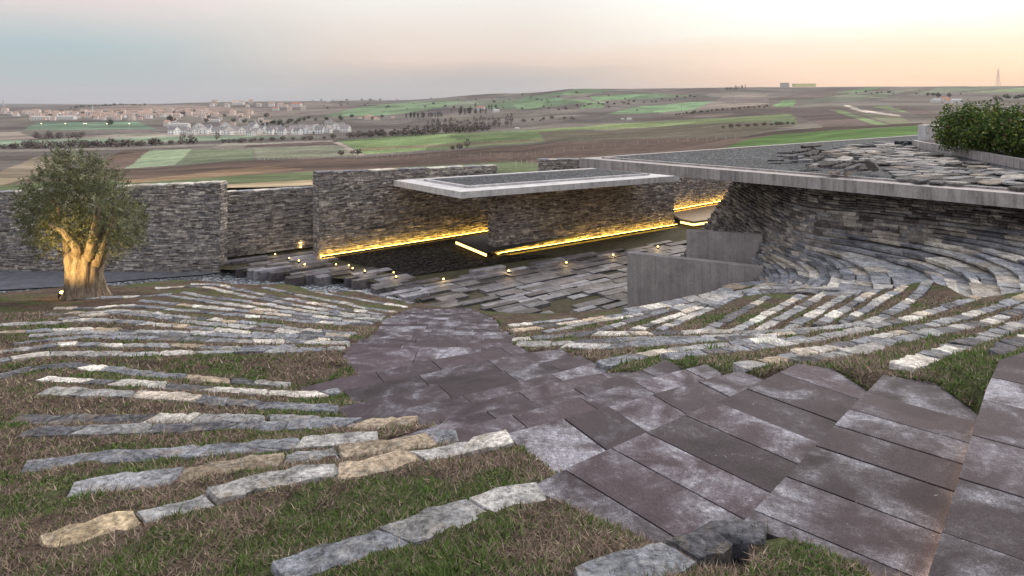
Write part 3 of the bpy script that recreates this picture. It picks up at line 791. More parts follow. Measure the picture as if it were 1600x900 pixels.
# canopy over the lit wall
def slab_roof(name, label, poly, z, th, rim, gz, mat, lip=.1, rims=None):
    r = empty(name, (*poly[0], z), label, 'roof'); mb = MB(); mb.prism(poly, z, z - th); mb.build('slab', mat, r)
    inner = shrink(poly, rim); mb = MB()
    n = len(inner)
    outer = inner; inn = shrink(poly, rim + .14)
    for i in range(n):
        j = (i + 1) % n
        q = [outer[i], outer[j], inn[j], inn[i]]
        ex, ey = q[1][0] - q[0][0], q[1][1] - q[0][1]
        mb.prism(q, z + lip, z + .002)
    mb.build('curb', mat, r)
    mb = MB(); mb.prism(inn, z + gz, z + .003); mb.build('gravel_bed', M['gravel'], r)
    return r, inn
CZ = -4.12
F_ = P(720, 300, CZ); L_ = P(615, 281.5, CZ); R_ = P(1062, 274.5, CZ)[:2]
bc = (L_[0] + R_[0] - F_[0], L_[1] + R_[1] - F_[1])
slab_roof('canopy_roof', 'thin pale concrete canopy with dark gravel over the courtyard entrance', [F_[:2], R_, bc, L_[:2]], CZ, .3, 1.05, .06, M['canopyc'])
# the big roof
RZ = -2.35
C0 = P(905, 247, RZ)[:2]; e1 = P(1600, 304, RZ)[:2]; ev = np.array(e1) - np.array(C0); ev /= np.linalg.norm(ev)
b1 = P(1160, 229.5, RZ)[:2]; bv = np.array(b1) - np.array(C0); bv /= np.linalg.norm(bv)
ROOF = [tuple(C0), tuple(np.array(C0) + ev * 26), tuple(np.array(C0) + ev * 26 + bv * 52), tuple(np.array(C0) + bv * 52)]
roof, RIN = slab_roof('flat_roof', 'huge flat concrete roof covered in dark gravel and slates', ROOF, RZ, .36, .62, .03, M['concrete'], .055)
def wallbox(name, label, p0, p1, zb, zt, th, mat, back=1, cat='concrete wall'):
    p0 = np.array(p0[:2], float); p1 = np.array(p1[:2], float); u = (p1 - p0) / np.linalg.norm(p1 - p0); n = np.array((-u[1], u[0])) * back
    mb = MB(); q = [p0, p1, p1 + n * th, p0 + n * th]
    b_ = .015; q2 = [p0 + u * b_ + n * b_, p1 - u * b_ + n * b_, p1 - u * b_ + n * (th - b_), p0 + u * b_ + n * (th - b_)]
    mb.hexa([(*x, zb) for x in q] + [(*x, zt - b_) for x in q]); mb.f.pop(1); mb.c.pop(1); mb.m.pop(1)
    B = len(mb.v); mb.v += [(*x, zt) for x in q2]
    mb.face([B, B + 1, B + 2, B + 3])
    for i in range(4): mb.face([4 + i, 4 + (i + 1) % 4, B + (i + 1) % 4, B + i])
    o = mb.build(name, mat, None, loc=(p0[0], p0[1], zb)); return tag(o, label, cat)
u = np.array(CW1b) - np.array(CW1a[:2]); u /= np.linalg.norm(u)
wallbox('concrete_wall', 'near board-marked concrete wall with a pale top edge beside the bowl', CW1a, np.array(CW1b) + u * .5, -8.2, -5.46, .28, M['board'])
wallbox('concrete_wall', 'rear board-marked concrete wall set against the twisting stone bank', (6.32, 24.72), (8.75, 23.85), -8.2, -4.68, .28, M['board'])

# ---- courtyard floor
def sheet(name, pts, mat, label, cat, kind='structure', z=None):
    mb = MB(); mb.poly([(p[0], p[1], p[2] if z is None else z) for p in pts]); o = mb.build(name, mat); tag(o, label, cat, kind=kind)
    n = o.data.polygons[0].normal
    if n.z < 0: o.data.flip_normals()
    return o
zs = FL - .07
sheet('courtyard_ground', [P(340, 420, zs), P(400, 425, zs), P(480, 430.5, zs), P(560, 438, zs), P(665, 452, zs), P(650, 466, zs), P(655, 474, zs), (-2, 23.8, zs), (0, 21, zs), (6.5, 21.5, zs), (9, 26, zs), (18, 34, zs), (22, 56, zs), (-2, 56, zs), (-14.2, 36, zs)], M['soil'], 'mossy brown ground of the sunken courtyard', 'ground')
zr = -7.93
road_px = [(-900, 480), (0, 453), (110, 447), (220, 436), (320, 429), (352, 424), (345, 400), (0, 400), (-900, 400)]
sheet('path', [P(x, y, zr) for x, y in road_px], M['road'], 'grey paved path at the foot of the left stone wall', 'path')
zg = -7.98
gp = [(-900, 470), (0, 449), (110, 444), (220, 432), (320, 425), (352, 421), (400, 424), (480, 430), (560, 438), (665, 452)]
sheet('gravel_strip', [P(x, y, zg) for x, y in gp] + [(-4.2, 25.2, zg), (-12, 24.5, zg), (-40, 20, zg)], M['palegravel'], 'strip of pale gravel between lawn and courtyard', 'gravel', 'stuff')
sheet('pool', [P(x, y, FL - .03) for x, y in [(497, 401), (760, 361), (775, 398), (868, 399), (690, 424), (640, 432), (600, 424), (528, 404)]], M['poolbed'], 'dark wet pebble basin at the foot of the lit wall', 'pool')
PAVE = [(350, 424), (388, 428), (448, 432), (520, 437), (590, 444), (640, 462), (655, 474), (737, 484), (790, 498), (880, 500), (1000, 490), (1010, 470), (1060, 440), (1075, 398), (1058, 372), (1000, 386), (900, 396), (860, 405), (760, 420), (700, 432), (645, 436), (600, 428), (545, 413), (500, 402), (470, 392), (350, 404)]
ud = np.array((math.cos(R(37)), math.sin(R(37)))); vd = np.array((-ud[1], ud[0]))
PP = np.array([P(x, y, FL)[:2] for x, y in PAVE])
mb = MB(); sv = PP @ vd; su = PP @ ud
v = sv.min() - .3
PC = [(.15,.138,.146), (.20,.19,.205), (.11,.098,.102), (.27,.262,.285), (.08,.07,.072), (.17,.155,.155)]
while v < sv.max():
    wv = rng.uniform(.28, .6); s = su.min() - rng.uniform(0, 2)
    while s < su.max():
        l = rng.uniform(.6, 2.1); cpt = ud * (s + l / 2) + vd * (v + wv / 2)
        px, py = proj(cpt[0], cpt[1], FL)
        ok = in_poly([px], [py], PAVE)[0]
        gn = vnoise(cpt[0] * .5 + 3, cpt[1] * .5, 1.0)
        if ok and rng.random() > (.5 if gn > .62 else .03):
            q = [ud * (s + .012) + vd * (v + .012), ud * (s + l - .012) + vd * (v + .012), ud * (s + l - .012) + vd * (v + wv - .012), ud * (s + .012) + vd * (v + wv - .012)]
            k = rng.uniform(.8, 1.2); c = tuple(x * k for x in rng.choice(PC))
            zz = FL + rng.uniform(-.03, .05)
            mb.prism([tuple(x) for x in q], zz, zz - .5, c)
        s += l
    v += wv
tag(mb.build('courtyard_paving', M['paver']), 'courtyard paving of long grey slate slabs', 'paving', kind='structure')
# lit platforms between the walls
def platform(label, pts, z, led_edge, matt):
    e = empty('entrance_platform', (*pts[0], z), label, 'platform'); mb = MB(); mb.prism(pts, z, z - .12); mb.build('deck', matt, e)
    for (a, b) in led_edge:
        a = np.array(a); b = np.array(b); c = (a + b) / 2; dd = b - a
        l = MB(); l.box((c[0], c[1], z - .22), (np.linalg.norm(dd), .05, .12), math.atan2(dd[1], dd[0])); l.build('light_strip', M['ledlow'], e)
    return e
a = P(712, 374, -7.2)[:2]; b = P(762, 396, -7.2)[:2]
a = P(711, 373, -7.25)[:2]; b = P(758, 392, -7.25)[:2]; w_ = np.array((7.9, 6.55)) / 10.26 * 9
platform('dark raised platform with a golden lit edge between the two stone walls', [a, b, (b[0] + w_[0], b[1] + w_[1]), (a[0] + w_[0], a[1] + w_[1])], -7.25, [((a[0] + .05, a[1] + .06), (b[0] + .05, b[1] + .06))], M['metal'])
a = P(1064, 342, -7.25)[:2]; c_ = P(1084, 346, -7.25)[:2]; b = P(1106, 343, -7.25)[:2]
platform('golden lit timber platform in front of the deep wall under the big roof', [a, c_, b, (15.5, 49.2), (10.3, 44.6)], -7.25, [((a[0], a[1] + .1), (c_[0], c_[1] + .1)), ((c_[0], c_[1] + .1), (b[0], b[1] + .1))], M['wood'])
# slot opening in the tall wall
mb = MB(); s_ = np.array((-9.4, 33.2)); un = np.array((8.5, 7.1)); un /= np.linalg.norm(un); nn = np.array((-un[1], un[0]))
# ground lamps
LAMPS = [(693,437),(795,424),(885,411),(958,399),(1028,386),(470,387),(405,390),(430,398),(452,404),(467,408),(476,414),(525,414),(545,415.5),(551,420),(570,424),(615,426.5),(619,433)]
lampdesc = ['glowing ground lamp nearest the stairs foot', 'glowing ground lamp below the left end of the canopy wall', 'glowing ground lamp in the middle of the courtyard paving', 'glowing ground lamp left of the near concrete wall', 'glowing ground lamp farthest right on the courtyard paving', 'glowing ground lamp at the foot of the set-back wall']
for i, (x, y) in enumerate(LAMPS):
    p = P(x, y, FL + .06)
    lab = lampdesc[i] if i < 6 else 'small glowing ground lamp among the stepped slabs left of the basin, %s from the left' % ORD[i - 6]
    e = empty('ground_lamp', (p[0], p[1], FL), lab, 'lamp', 'ground lamps in the courtyard')
    mb = MB(); mb.tube([(p[0], p[1], FL - .02), (p[0], p[1], FL + .07)], [.07, .065], 12); mb.build('housing', M['metal'], e)
    mb = MB(); r = .045 if i < 6 else .03; mb.tube([(p[0], p[1], FL + .072), (p[0], p[1], FL + .1), (p[0], p[1], FL + .12)], [r, r * .9, r * .4], 12); mb.build('lens', M['lamp'], e)
    L = bpy.data.lights.new('lamp_glow', 'POINT'); L.energy = 5 if i < 5 else 1.5; L.color = (1, .72, .3); L.shadow_soft_size = .05
    o = bpy.data.objects.new('lamp_glow', L); COL.objects.link(o); o.location = (0, 0, .3); o.parent = e

# ---- slates lying on the roof
def slate(mb, c, lx_, ly_, th, rz, tilt=(0, 0), col=(.3, .3, .3)):
    n = rng.randint(7, 10); ring = []
    for k in range(n):
        t = 2 * math.pi * (k + rng.uniform(-.25, .25)) / n
        r = 1 / max(abs(math.cos(t)), abs(math.sin(t))) ** .75 * rng.uniform(.82, 1.05)
        ring.append((lx_ / 2 * r * math.cos(t), ly_ / 2 * r * math.sin(t)))
    B = len(mb.v); cs, sn = math.cos(rz), math.sin(rz)
    for zz, sc_ in ((th / 2, .96), (-th / 2, 1)):
        for (x, y) in ring:
            x *= sc_; y *= sc_; z = zz + x * tilt[0] + y * tilt[1] + rng.uniform(-.006, .006)
            mb.v.append((c[0] + x * cs - y * sn, c[1] + x * sn + y * cs, c[2] + z))
    mb.face(list(range(B, B + n)), col); mb.face(list(range(B + 2 * n - 1, B + n - 1, -1)), col)
    for i in range(n): mb.face([B + n + i, B + n + (i + 1) % n, B + (i + 1) % n, B + i], col)
SC = [(.19,.19,.205), (.26,.255,.26), (.115,.11,.118), (.36,.34,.32), (.29,.25,.215), (.06,.056,.058), (.44,.41,.38)]
gz_ = RZ + .035
SLATE = [(1330, 228), (1425, 224), (1428, 236), (1500, 256), (1600, 272), (1700, 290), (1700, 305), (1600, 296), (1530, 291), (1440, 286), (1390, 281), (1400, 272), (1370, 262), (1350, 254), (1300, 240)]
sp = np.array([P(x, y, gz_)[:2] for x, y in SLATE])
cnt = 0; cand = []
v = (sp @ vd).min()
while v < (sp @ vd).max():
    s = (sp @ ud).min() - rng.uniform(0, .6); h = rng.uniform(.42, .62)
    while s < (sp @ ud).max():
        l = rng.uniform(.6, 1.25); c = ud * (s + l / 2) + vd * (v + h / 2); px, py = proj(c[0], c[1], gz_)
        if in_poly([px], [py], SLATE)[0] and rng.random() > .07: cand.append((c[0], c[1], l, h))
        s += l
    v += h * .93
cand.sort(key=lambda q: q[1]); cand = cand[:255]
for (x, y, l, h) in cand:
    mb = MB(); th = rng.uniform(.03, .055); slate(mb, (x, y, gz_ + .03 + rng.uniform(0, .05)), l * 1.02, h * 1.02, th, R(37) + rng.uniform(-.25, .25), (rng.uniform(-.035, .035), rng.uniform(-.04, .04)), rng.choice(SC))
    tag(mb.build('slate_slab', M['stone'], loc=(x, y, gz_)), 'flat rough slate laid among the slates paving the big gravel roof', 'slate', 'slates paving the big roof')
pile = [(1228, 239, 32, 0), (1236, 245, 28, .1), (1252, 236, 34, .2), (1262, 232, 30, -.3), (1270, 241, 30, .3), (1283, 237, 34, -.2), (1213, 251, 30, 0), (1246, 247, 30, .05), (1258, 252, 34, 0), (1270, 260, 26, .1),
        (1276, 249, 30, .3), (1290, 246, 34, -.2), (1300, 252, 30, .1), (1293, 259, 36, .2), (1308, 257, 30, 0), (1302, 271, 32, .0), (1318, 262, 30, .3), (1330, 259, 34, -.35), (1334, 266, 30, .45), (1349, 266, 24, .2), (1328, 272, 22, .6), (1362, 264, 30, -.8), (1345, 254, 30, .1), (1320, 250, 34, .2), (1310, 243, 32, -.1), (1330, 243, 36, .05), (1298, 238, 30, .1), (1270, 228, 28, .1), (1352, 228, 30, 0), (1382, 222, 36, 0), (1524, 256, 40, 0), (1490, 258, 40, .05), (1450, 243, 44, .1)]
pl = ['dark', 'pale', 'rust_hue-edged', 'thick grey']
pl_lab = {21: 'pale slate propped up on edge at the right end of the loose slate heap', 18: 'pale slate leaning up on the heap of loose slates', 6: 'thin slate lying alone on the gravel at the left of the slate heap', 15: 'long flat slate at the near foot of the slate heap', 20: 'rounded pale slab standing in front of the slate heap', 29: 'thin slate lying at the far edge of the big roof', 30: 'thick slate resting by the long concrete curb on the roof', 31: 'dark slate beside the long concrete curb on the roof', 32: 'dark broad slate near the hedge end of the curb'}
for i, (x, y, wpx, tl) in enumerate(pile):
    layer = .0 if i in (6, 15, 20, 28, 29, 30, 31, 32) else rng.choice((.03, .12, .2))
    p = P(x, y + 4, gz_ + layer); l = wpx / F * p[1] * .95
    mb = MB(); slate(mb, (0, 0, .1 + layer + abs(tl) * .12), l, l * rng.uniform(.45, .7), rng.uniform(.05, .1), R(rng.uniform(-20, 50)), (tl * .8, tl * .4 + rng.uniform(-.1, .1)), SC[5] if (i in (2, 3, 4, 5, 30, 31, 32) or rng.random() < .2) else rng.choice(SC))
    o = mb.build('loose_slate', M['stone']); o.location = (p[0], p[1], gz_)
    tag(o, pl_lab.get(i, 'rough slate piled in the heap of loose slates on the roof'), 'slate', 'loose slates heaped on the big roof')
# planted bed on the roof: curb, gravel, block, hedge
cpx = [(1425, 229), (1440, 233), (1500, 244), (1560, 257), (1600, 265), (1700, 290)]
cu = [np.array(P(x, y, gz_)[:2]) for x, y in cpx]
mb = MB()
for a, b in zip(cu, cu[1:]):
    dd = b - a; n = np.array((dd[1], -dd[0])); n /= np.linalg.norm(n); n = n if n[0] > 0 else -n
    mb.prism([tuple(a), tuple(b), tuple(b + n * .16), tuple(a + n * .16)], gz_ + .34, gz_ - .02)
tag(mb.build('curb_wall', M['concrete'], loc=(*cu[0], gz_)), 'low concrete curb holding the planted gravel bed on the roof', 'curb')
mb = MB(); far_ = [(36, 40), (36, 16)]
mb.prism([tuple(c + np.array((.1, .02))) for c in cu] + [(34, 18), (40, 44), (19.6, 35)], gz_ + .27, gz_ - .01)
tag(mb.build('gravel_bed', M['gravel'], loc=(*cu[0], gz_)), 'raised gravel bed under the hedge', 'gravel', kind='stuff')
p = P(1434, 222, gz_); 
mb = MB(); mb.prism([P(1434, 222, gz_)[:2], P(1446, 223.5, gz_)[:2], (P(1446, 223.5, gz_)[0] + 1.4, P(1446, 223.5, gz_)[1] - 1.0), (P(1434, 222, gz_)[0] + 1.7, P(1434, 222, gz_)[1] + .3)], gz_ + .98, gz_ - .02)
tag(mb.build('concrete_block', M['canopyc'], loc=p), 'pale concrete block at the left end of the hedge on the roof', 'concrete block')
def leaf_quads(centers, normals_rand, size, aspect, cols, name, mat, parent=None, loc=None, dirs=None):
    n = len(centers); 
    d = npr.normal(size=(n, 3)) if dirs is None else dirs; d /= np.linalg.norm(d, axis=1, keepdims=True)
    e = npr.normal(size=(n, 3)); e -= (e * d).sum(1, keepdims=True) * d; e /= np.linalg.norm(e, axis=1, keepdims=True)
    s = size * npr.uniform(.7, 1.3, (n, 1)); c = np.asarray(centers)
    V = np.stack([c, c + d * s * .5 + e * s * aspect * .5, c + d * s, c + d * s * .5 - e * s * aspect * .5], 1).reshape(-1, 3)
    if loc is not None: V = V - np.array(loc)
    f = np.arange(4 * n).reshape(-1, 4)
    o = raw_mesh(name, V, f, mat, cols, dom='FACE')
    if loc is not None and parent is None: o.location = loc
    if parent: o.parent = parent
    return o
# hedge: several laurel shrubs
hb = [(1478, 236), (1500, 238), (1524, 241), (1550, 244), (1578, 247), (1608, 251), (1640, 255), (1675, 260)]
hl = ['laurel shrub at the left end of the hedge beside the concrete block'] + ['laurel shrub in the hedge on the roof, %s from the left' % ORD[i] for i in range(1, 8)]
for i, (x, y) in enumerate(hb):
    p = P(x, y, gz_ + .27); base = np.array((p[0] + 1.25, p[1] + .9, gz_ + .25)); hgt = rng.uniform(1.45, 1.7)
    e = empty('laurel_shrub', tuple(base), hl[i], 'shrub', 'laurel shrubs of the roof hedge')
    tops = npr.uniform(-1, 1, (70, 3)); cs_ = []
    for t in range(190):
        q = npr.normal(size=3); q /= np.linalg.norm(q); r_ = npr.uniform(.45, 1) ** .5
        q = q * r_ * np.array((1.05, 1.0, .52)) * hgt * np.array((.62, .62, 1.0)); q[2] = q[2] + hgt * .5 
        if q[2] < .12: continue
        m_ = 17; cs_.append(q + npr.normal(size=(m_, 3)) * .11)
    cs_ = np.concatenate(cs_)
    for t in range(9):
        sp_ = npr.uniform(-.7, .7, 2); cs_ = np.concatenate([cs_, np.stack([np.full(22, sp_[0]), np.full(22, sp_[1]), np.linspace(hgt * .9, hgt * npr.uniform(1.05, 1.25), 22)], 1) + npr.normal(size=(22, 3)) * .05])
    k = npr.uniform(.45, 1.35, (len(cs_), 1)); cc = np.array((.075, .13, .028)) * k; y_ = npr.random(len(cs_)) < .22; cc[y_] = np.array((.21, .26, .05)) * k[y_]; y_ = npr.random(len(cs_)) < .05; cc[y_] = (.16, .1, .05)
    o = leaf_quads(cs_, None, .14, .45, cc, 'foliage', M['leaf'], e)
    mb = MB()
    for t in range(6): mb.tube([(base[0] + rng.uniform(-.15, .15), base[1] + rng.uniform(-.15, .15), base[2]), (base[0] + rng.uniform(-.5, .5), base[1] + rng.uniform(-.5, .5), base[2] + 1.2)], [.025, .012], 5)
    mb.build('stem', M['bark'], e)
p = P(1447, 222, gz_ + .27)
cs_ = []; 
for t in range(36):
    b0 = np.array((npr.uniform(-.5, .3), npr.uniform(-.2, .2), 0)); h_ = npr.uniform(.5, 1.6); cs_.append(b0 + np.stack([np.linspace(0, npr.uniform(-.15, .15), 9), np.zeros(9), np.linspace(0, h_, 9)], 1))
cs_ = np.concatenate(cs_); dirs = np.tile((0, 0, 1.), (len(cs_), 1)) + npr.normal(size=(len(cs_), 3)) * .25
o = leaf_quads(cs_, None, .22, .06, np.array((.30, .2, .13)) * npr.uniform(.7, 1.3, (len(cs_), 1)), 'dry_grass_clump', M['leaf'], dirs=dirs); o.location = (p[0] + .1, p[1] - .9, gz_ + .25)
tag(o, 'dry reddish grass stalks in front of the concrete block by the hedge', 'dry grass')

# ---- the olive tree
ob = np.array(drape(132, 466)); 
olive = empty('olive_tree', tuple(ob), 'old olive tree with a thick gnarled trunk and grey green crown, lit from below', 'tree')
sc = ob[1] / F
def opx(x, y, dy=0): return np.array(((x - 800) / F * (ob[1] + dy), ob[1] + dy, -(y - HY) / F * (ob[1] + dy)))
mb = MB(); ph = [rng.uniform(0, 6.28) for _ in range(4)]
def wob(k, i):
    t = 2 * math.pi * k / 40
    return 1 + .09 * math.sin(5 * t + ph[0] + i * .3) + .12 * math.sin(11 * t + ph[1] - i * .35) + .08 * math.sin(14 * t + ph[2] + i * .5)
axis = [(132, 470, 33), (132, 464, 31), (132, 455, 27), (132, 445, 25), (131, 434, 24), (131, 423, 24), (131, 412, 25), (132, 402, 27), (133, 394, 25), (134, 388, 16)]
mb.tube([tuple(opx(x, y)) for x, y, r in axis], [r * sc for x, y, r in axis], 40, wob=wob)
mb.build('trunk', M['bark'], olive, True)
def limb(pts, n=12):
    q = MB(); ph2 = rng.uniform(0, 6)
    q.tube([tuple(opx(x, y, dy)) for x, y, r, dy in pts], [r * sc for x, y, r, dy in pts], n, wob=lambda k, i: 1 + .16 * math.sin(3 * 6.28 * k / n + ph2 + i * .6)); q.build('limb', M['bark'], olive, True)
limb([(146, 410, 13, -.1), (153, 392, 11, -.15), (160, 374, 9, -.15), (167, 358, 7, -.1), (176, 335, 5, 0), (188, 315, 3, .1)])
limb([(118, 408, 13, .1), (113, 390, 12, .1), (108, 374, 9, .05), (104, 352, 7, 0), (92, 325, 5, -.1), (75, 305, 3, -.2)])
limb([(133, 400, 13, .1), (132, 380, 10, .2), (130, 355, 8, .3), (128, 320, 6, .2), (120, 280, 4, .1), (100, 250, 2, 0)])
limb([(140, 402, 9, -.3), (144, 378, 7, -.5), (150, 345, 5, -.6), (152, 310, 3, -.6)])
limb([(122, 404, 8, -.3), (118, 384, 6, -.5), (98, 360, 4, -.7), (76, 350, 2, -.8)])
blobs = [(93,258,20),(86,280,26),(70,300,30),(112,278,36),(148,282,30),(172,296,28),(52,325,28),(85,330,36),(122,325,44),(160,330,42),(192,345,30),(203,362,20),(72,360,24),(100,362,26),(138,358,32),(168,368,30),(186,384,16),(55,352,18),(38,335,15),(60,388,9),(84,392,10),(48,372,9),(210,335,16),(40,308,15),(160,262,12),(128,256,16)]
cs_, ds_, cc_ = [], [], []
tot = sum(r * r for x, y, r in blobs)
for x, y, r in blobs:
    for t in range(int(2300 * r * r / tot) + 8):
        q = npr.normal(size=3); q /= np.linalg.norm(q); q *= npr.uniform(.55, 1.0) ** .6
        dy = q[1] * r * sc * 1.15 + (npr.uniform(-.5, .5) if r > 25 else npr.uniform(-.3, .3))
        c0 = opx(x + q[0] * r, y + q[2] * r, dy)
        d0 = np.array((q[0], q[1], -q[2] * .8 + .35)) + npr.normal(size=3) * .5; d0 /= np.linalg.norm(d0)
        ln = npr.uniform(.14, .38); m_ = 15
        tt = np.linspace(0, 1, m_)[:, None]; pts_ = c0 + d0 * ln * tt + npr.normal(size=(m_, 3)) * .012
        cs_.append(pts_); ds_.append(d0 * .7 + npr.normal(size=(m_, 3)) * .55)
        tone = npr.uniform(.45, 1.5); base_ = np.array((.145, .16, .078)) if npr.random() < .7 else np.array((.27, .285, .18))
        cc_.append(base_ * tone * npr.uniform(.7, 1.35, (m_, 1)))
cs_ = np.concatenate(cs_); ds_ = np.concatenate(ds_); cc_ = np.concatenate(cc_)
leaf_quads(cs_, None, .082, .3, cc_, 'crown', M['leaf'], olive, loc=tuple(ob), dirs=ds_)
# its uplight
up = np.array((ob[0] - .6, ob[1] - .12, float(Hf(ob[0] - .6, ob[1] - .12)))); e = empty('uplight', tuple(up), 'glowing garden uplight at the foot of the olive tree', 'lamp')
mb = MB(); mb.tube([tuple(up), tuple(up + (0, 0, .1)), tuple(up + (.04, 0, .16))], [.07, .08, .085], 12); mb.build('housing', M['metal'], e)
mb = MB(); mb.tube([tuple(up + (.045, 0, .165)), tuple(up + (.05, 0, .19)), tuple(up + (.055, 0, .2))], [.075, .06, .02], 12); mb.build('lens', M['lamp2'], e)
L = bpy.data.lights.new('trunk_fill_spot', 'SPOT'); L.energy = 270; L.color = (1, .66, .24); L.spot_size = R(75); L.spot_blend = .6; L.shadow_soft_size = .12  # unseen spot added well in front of the fixture to light the trunk
o = bpy.data.objects.new('trunk_fill_spot', L); COL.objects.link(o); o.parent = e; o.location = (.5, -1.9, .8)
from mathutils import Vector
o.rotation_euler = Vector((.15, 1.7, .75)).to_track_quat('-Z', 'Y').to_euler()
L = bpy.data.lights.new('uplight_glow', 'POINT'); L.energy = 6; L.color = (1, .66, .2); L.shadow_soft_size = .05
o = bpy.data.objects.new('uplight_glow', L); COL.objects.link(o); o.parent = e; o.location = (0, -.05, .35)

# ---- grass blades over the near turf
def blades():
    n = 400000
    px = npr.uniform(-60, 1660, n); t = npr.random(n); 
    Y = 2.2 * (15.5 / 2.2) ** (t ** 1.0); X = (px - 800) / F * Y
    ok = in_poly(X, Y, LAWN) & ~((X > 9.5))
    for k, tr in treads.items():
        c = shrink(tr['poly'], -.0) if False else tr['poly']
        ok &= ~in_poly(X, Y, c)
    X, Y = X[ok], Y[ok]
    dmin = np.full(X.shape, 9.0)
    for l in row_lines:
        a = np.array(l); bb = (X > a[:, 0].min() - .4) & (X < a[:, 0].max() + .4) & (Y > a[:, 1].min() - .4) & (Y < a[:, 1].max() + .4)
        if bb.any(): dmin[bb] = np.minimum(dmin[bb], seg_dist(X[bb], Y[bb], l[::2] + [l[-1]]))
    ok = dmin > .115; X, Y = X[ok], Y[ok]
    Z = at_treads(X, Y, Hf(X, Y) + .018 * vnoise(X, Y, 6.0)) - .006
    g = green(X, Y); isg = npr.random(len(X)) < np.clip((g - .30) * 1.3, .14, .7)
    tuft = np.clip(vnoise(X + 3, Y + 8, 2.7) - .35, 0, 1)
    far = np.clip(Y / 5, .8, 2.2)
    h = np.where(isg, npr.uniform(.014, .045, len(X)) * (1 + 1.6 * tuft), npr.uniform(.03, .085, len(X))) * far ** .4
    w = np.where(isg, npr.uniform(.003, .010, len(X)), npr.uniform(.002, .005, len(X))) * far
    az = npr.uniform(0, 6.283, len(X)); lean = np.where(isg, npr.uniform(.2, 1.1, len(X)), npr.uniform(.7, 1.55, len(X)))
    d = np.stack([np.cos(az) * np.sin(lean), np.sin(az) * np.sin(lean), np.cos(lean)], 1)
    s = np.stack([-np.sin(az), np.cos(az), 0 * az], 1)
    b = np.stack([X, Y, Z], 1)
    V = np.stack([b - s * w[:, None], b + s * w[:, None], b + d * h[:, None]], 1).reshape(-1, 3)
    k = npr.uniform(.35, 1.5, (len(X), 1))
    cg = np.array((.125, .185, .055)) * k; cb = np.array((.31, .235, .18)) * npr.uniform(.2, 1.4, (len(X), 1))
    pale = npr.random(len(X)) < .1; cb[pale] = np.array((.5, .41, .31)) * k[pale]
    cols = np.where(isg[:, None], cg, cb)
    o = raw_mesh('grass', V, np.arange(len(V)).reshape(-1, 3), M['blade'], cols, dom='FACE')
    tag(o, 'short green and dead brown grass on the hillside', 'grass', kind='stuff')
blades()
# ------------------------------------------------------------------ the far landscape
PROF = {
 -500: [(30,303),(50,292),(70,285),(100,278),(300,265),(420,247),(600,226),(750,214),(1000,203),(1400,192),(1900,181),(2500,175),(3500,169),(6000,166.5),(9300,164.8)],
 0: [(30,301),(50,289),(70,282),(100,275),(300,262),(420,243),(600,222),(750,210),(1000,200),(1400,190),(1900,180),(2500,174),(3500,169),(6000,166),(9300,161.5)],
 200: [(30,297),(50,286),(70,279),(100,273),(280,263),(420,242),(600,223),(750,209),(1000,197),(1400,187),(1900,177),(2500,168),(3200,163),(6000,164),(9300,163)],
 400: [(30,296),(50,285),(70,277),(110,268),(290,250),(420,238),(560,226),(650,217),(800,208),(1100,196),(1500,185),(2000,173),(2600,163),(3500,158.5),(6000,160),(9300,162)],
 600: [(30,292),(60,274),(110,266),(290,247),(380,240),(520,225),(700,211),(900,202),(1200,189),(1600,177),(2200,166),(3000,158.5),(4000,156.8),(6000,160),(9300,161)],
 800: [(30,290),(60,268),(110,258),(250,232),(330,225),(500,213),(700,204),(900,196),(1200,183),(1700,168),(2300,154),(3000,145.5),(4500,150),(6000,156),(9300,158)],
 900: [(30,290),(60,266),(95,254),(200,228),(280,218),(420,211),(600,203),(800,194),(1100,181),(1500,167),(2000,152),(2600,138.6),(4000,146),(6000,154),(9300,158)],
 1000: [(30,290),(50,268),(80,254),(150,235),(230,218),(330,211),(500,203),(700,193),(1000,180),(1400,167),(1900,153),(2500,138.3),(3200,139),(6000,152),(9300,157)],
 1200: [(30,280),(50,240),(80,226),(130,213),(200,206),(330,196),(500,188),(800,174),(1200,160),(1700,149),(2300,137.5),(2800,136),(5000,148),(9300,156)],
 1400: [(30,262),(50,216),(70,207),(100,200),(130,196),(180,194.5),(330,187),(500,178),(800,167),(1200,157),(1700,147),(2400,136.4),(3000,135.3),(5000,148),(9300,156)],
 1600: [(30,250),(50,206),(80,197),(130,190),(330,180),(500,170),(900,159),(1400,151),(2000,141),(2800,134.8),(3200,134),(5000,148),(9300,156)],
 2100: [(30,250),(50,205),(80,196),(130,189),(330,178),(500,168),(900,157),(1400,149),(2000,140),(2800,133),(3200,133),(5000,148),(9300,156)],
}
pk = sorted(PROF)
LY = np.linspace(math.log(30), math.log(9300), 420)
TAB = np.array([np.interp(LY, [math.log(a) for a, b in PROF[k]], [b for a, b in PROF[k]]) for k in pk])
for _ in range(3): TAB[:, 1:-1] = .25 * TAB[:, :-2] + .5 * TAB[:, 1:-1] + .25 * TAB[:, 2:]
def far_py(px, Y):
    ly = np.clip((np.log(np.asarray(Y, float)) - LY[0]) / (LY[1] - LY[0]), 0, len(LY) - 1.001); j = ly.astype(int); v = ly - j
    fx = np.clip(np.interp(px, pk, np.arange(len(pk))), 0, len(pk) - 1.001); i = fx.astype(int); u = fx - i; u = u * u * (3 - 2 * u)
    return (TAB[i, j] * (1 - u) + TAB[i + 1, j] * u) * (1 - v) + (TAB[i, j + 1] * (1 - u) + TAB[i + 1, j + 1] * u) * v
def wav(x, y): return vnoise(x * .0045, y * .0045, 1.0)
YY_ = np.exp(LY)
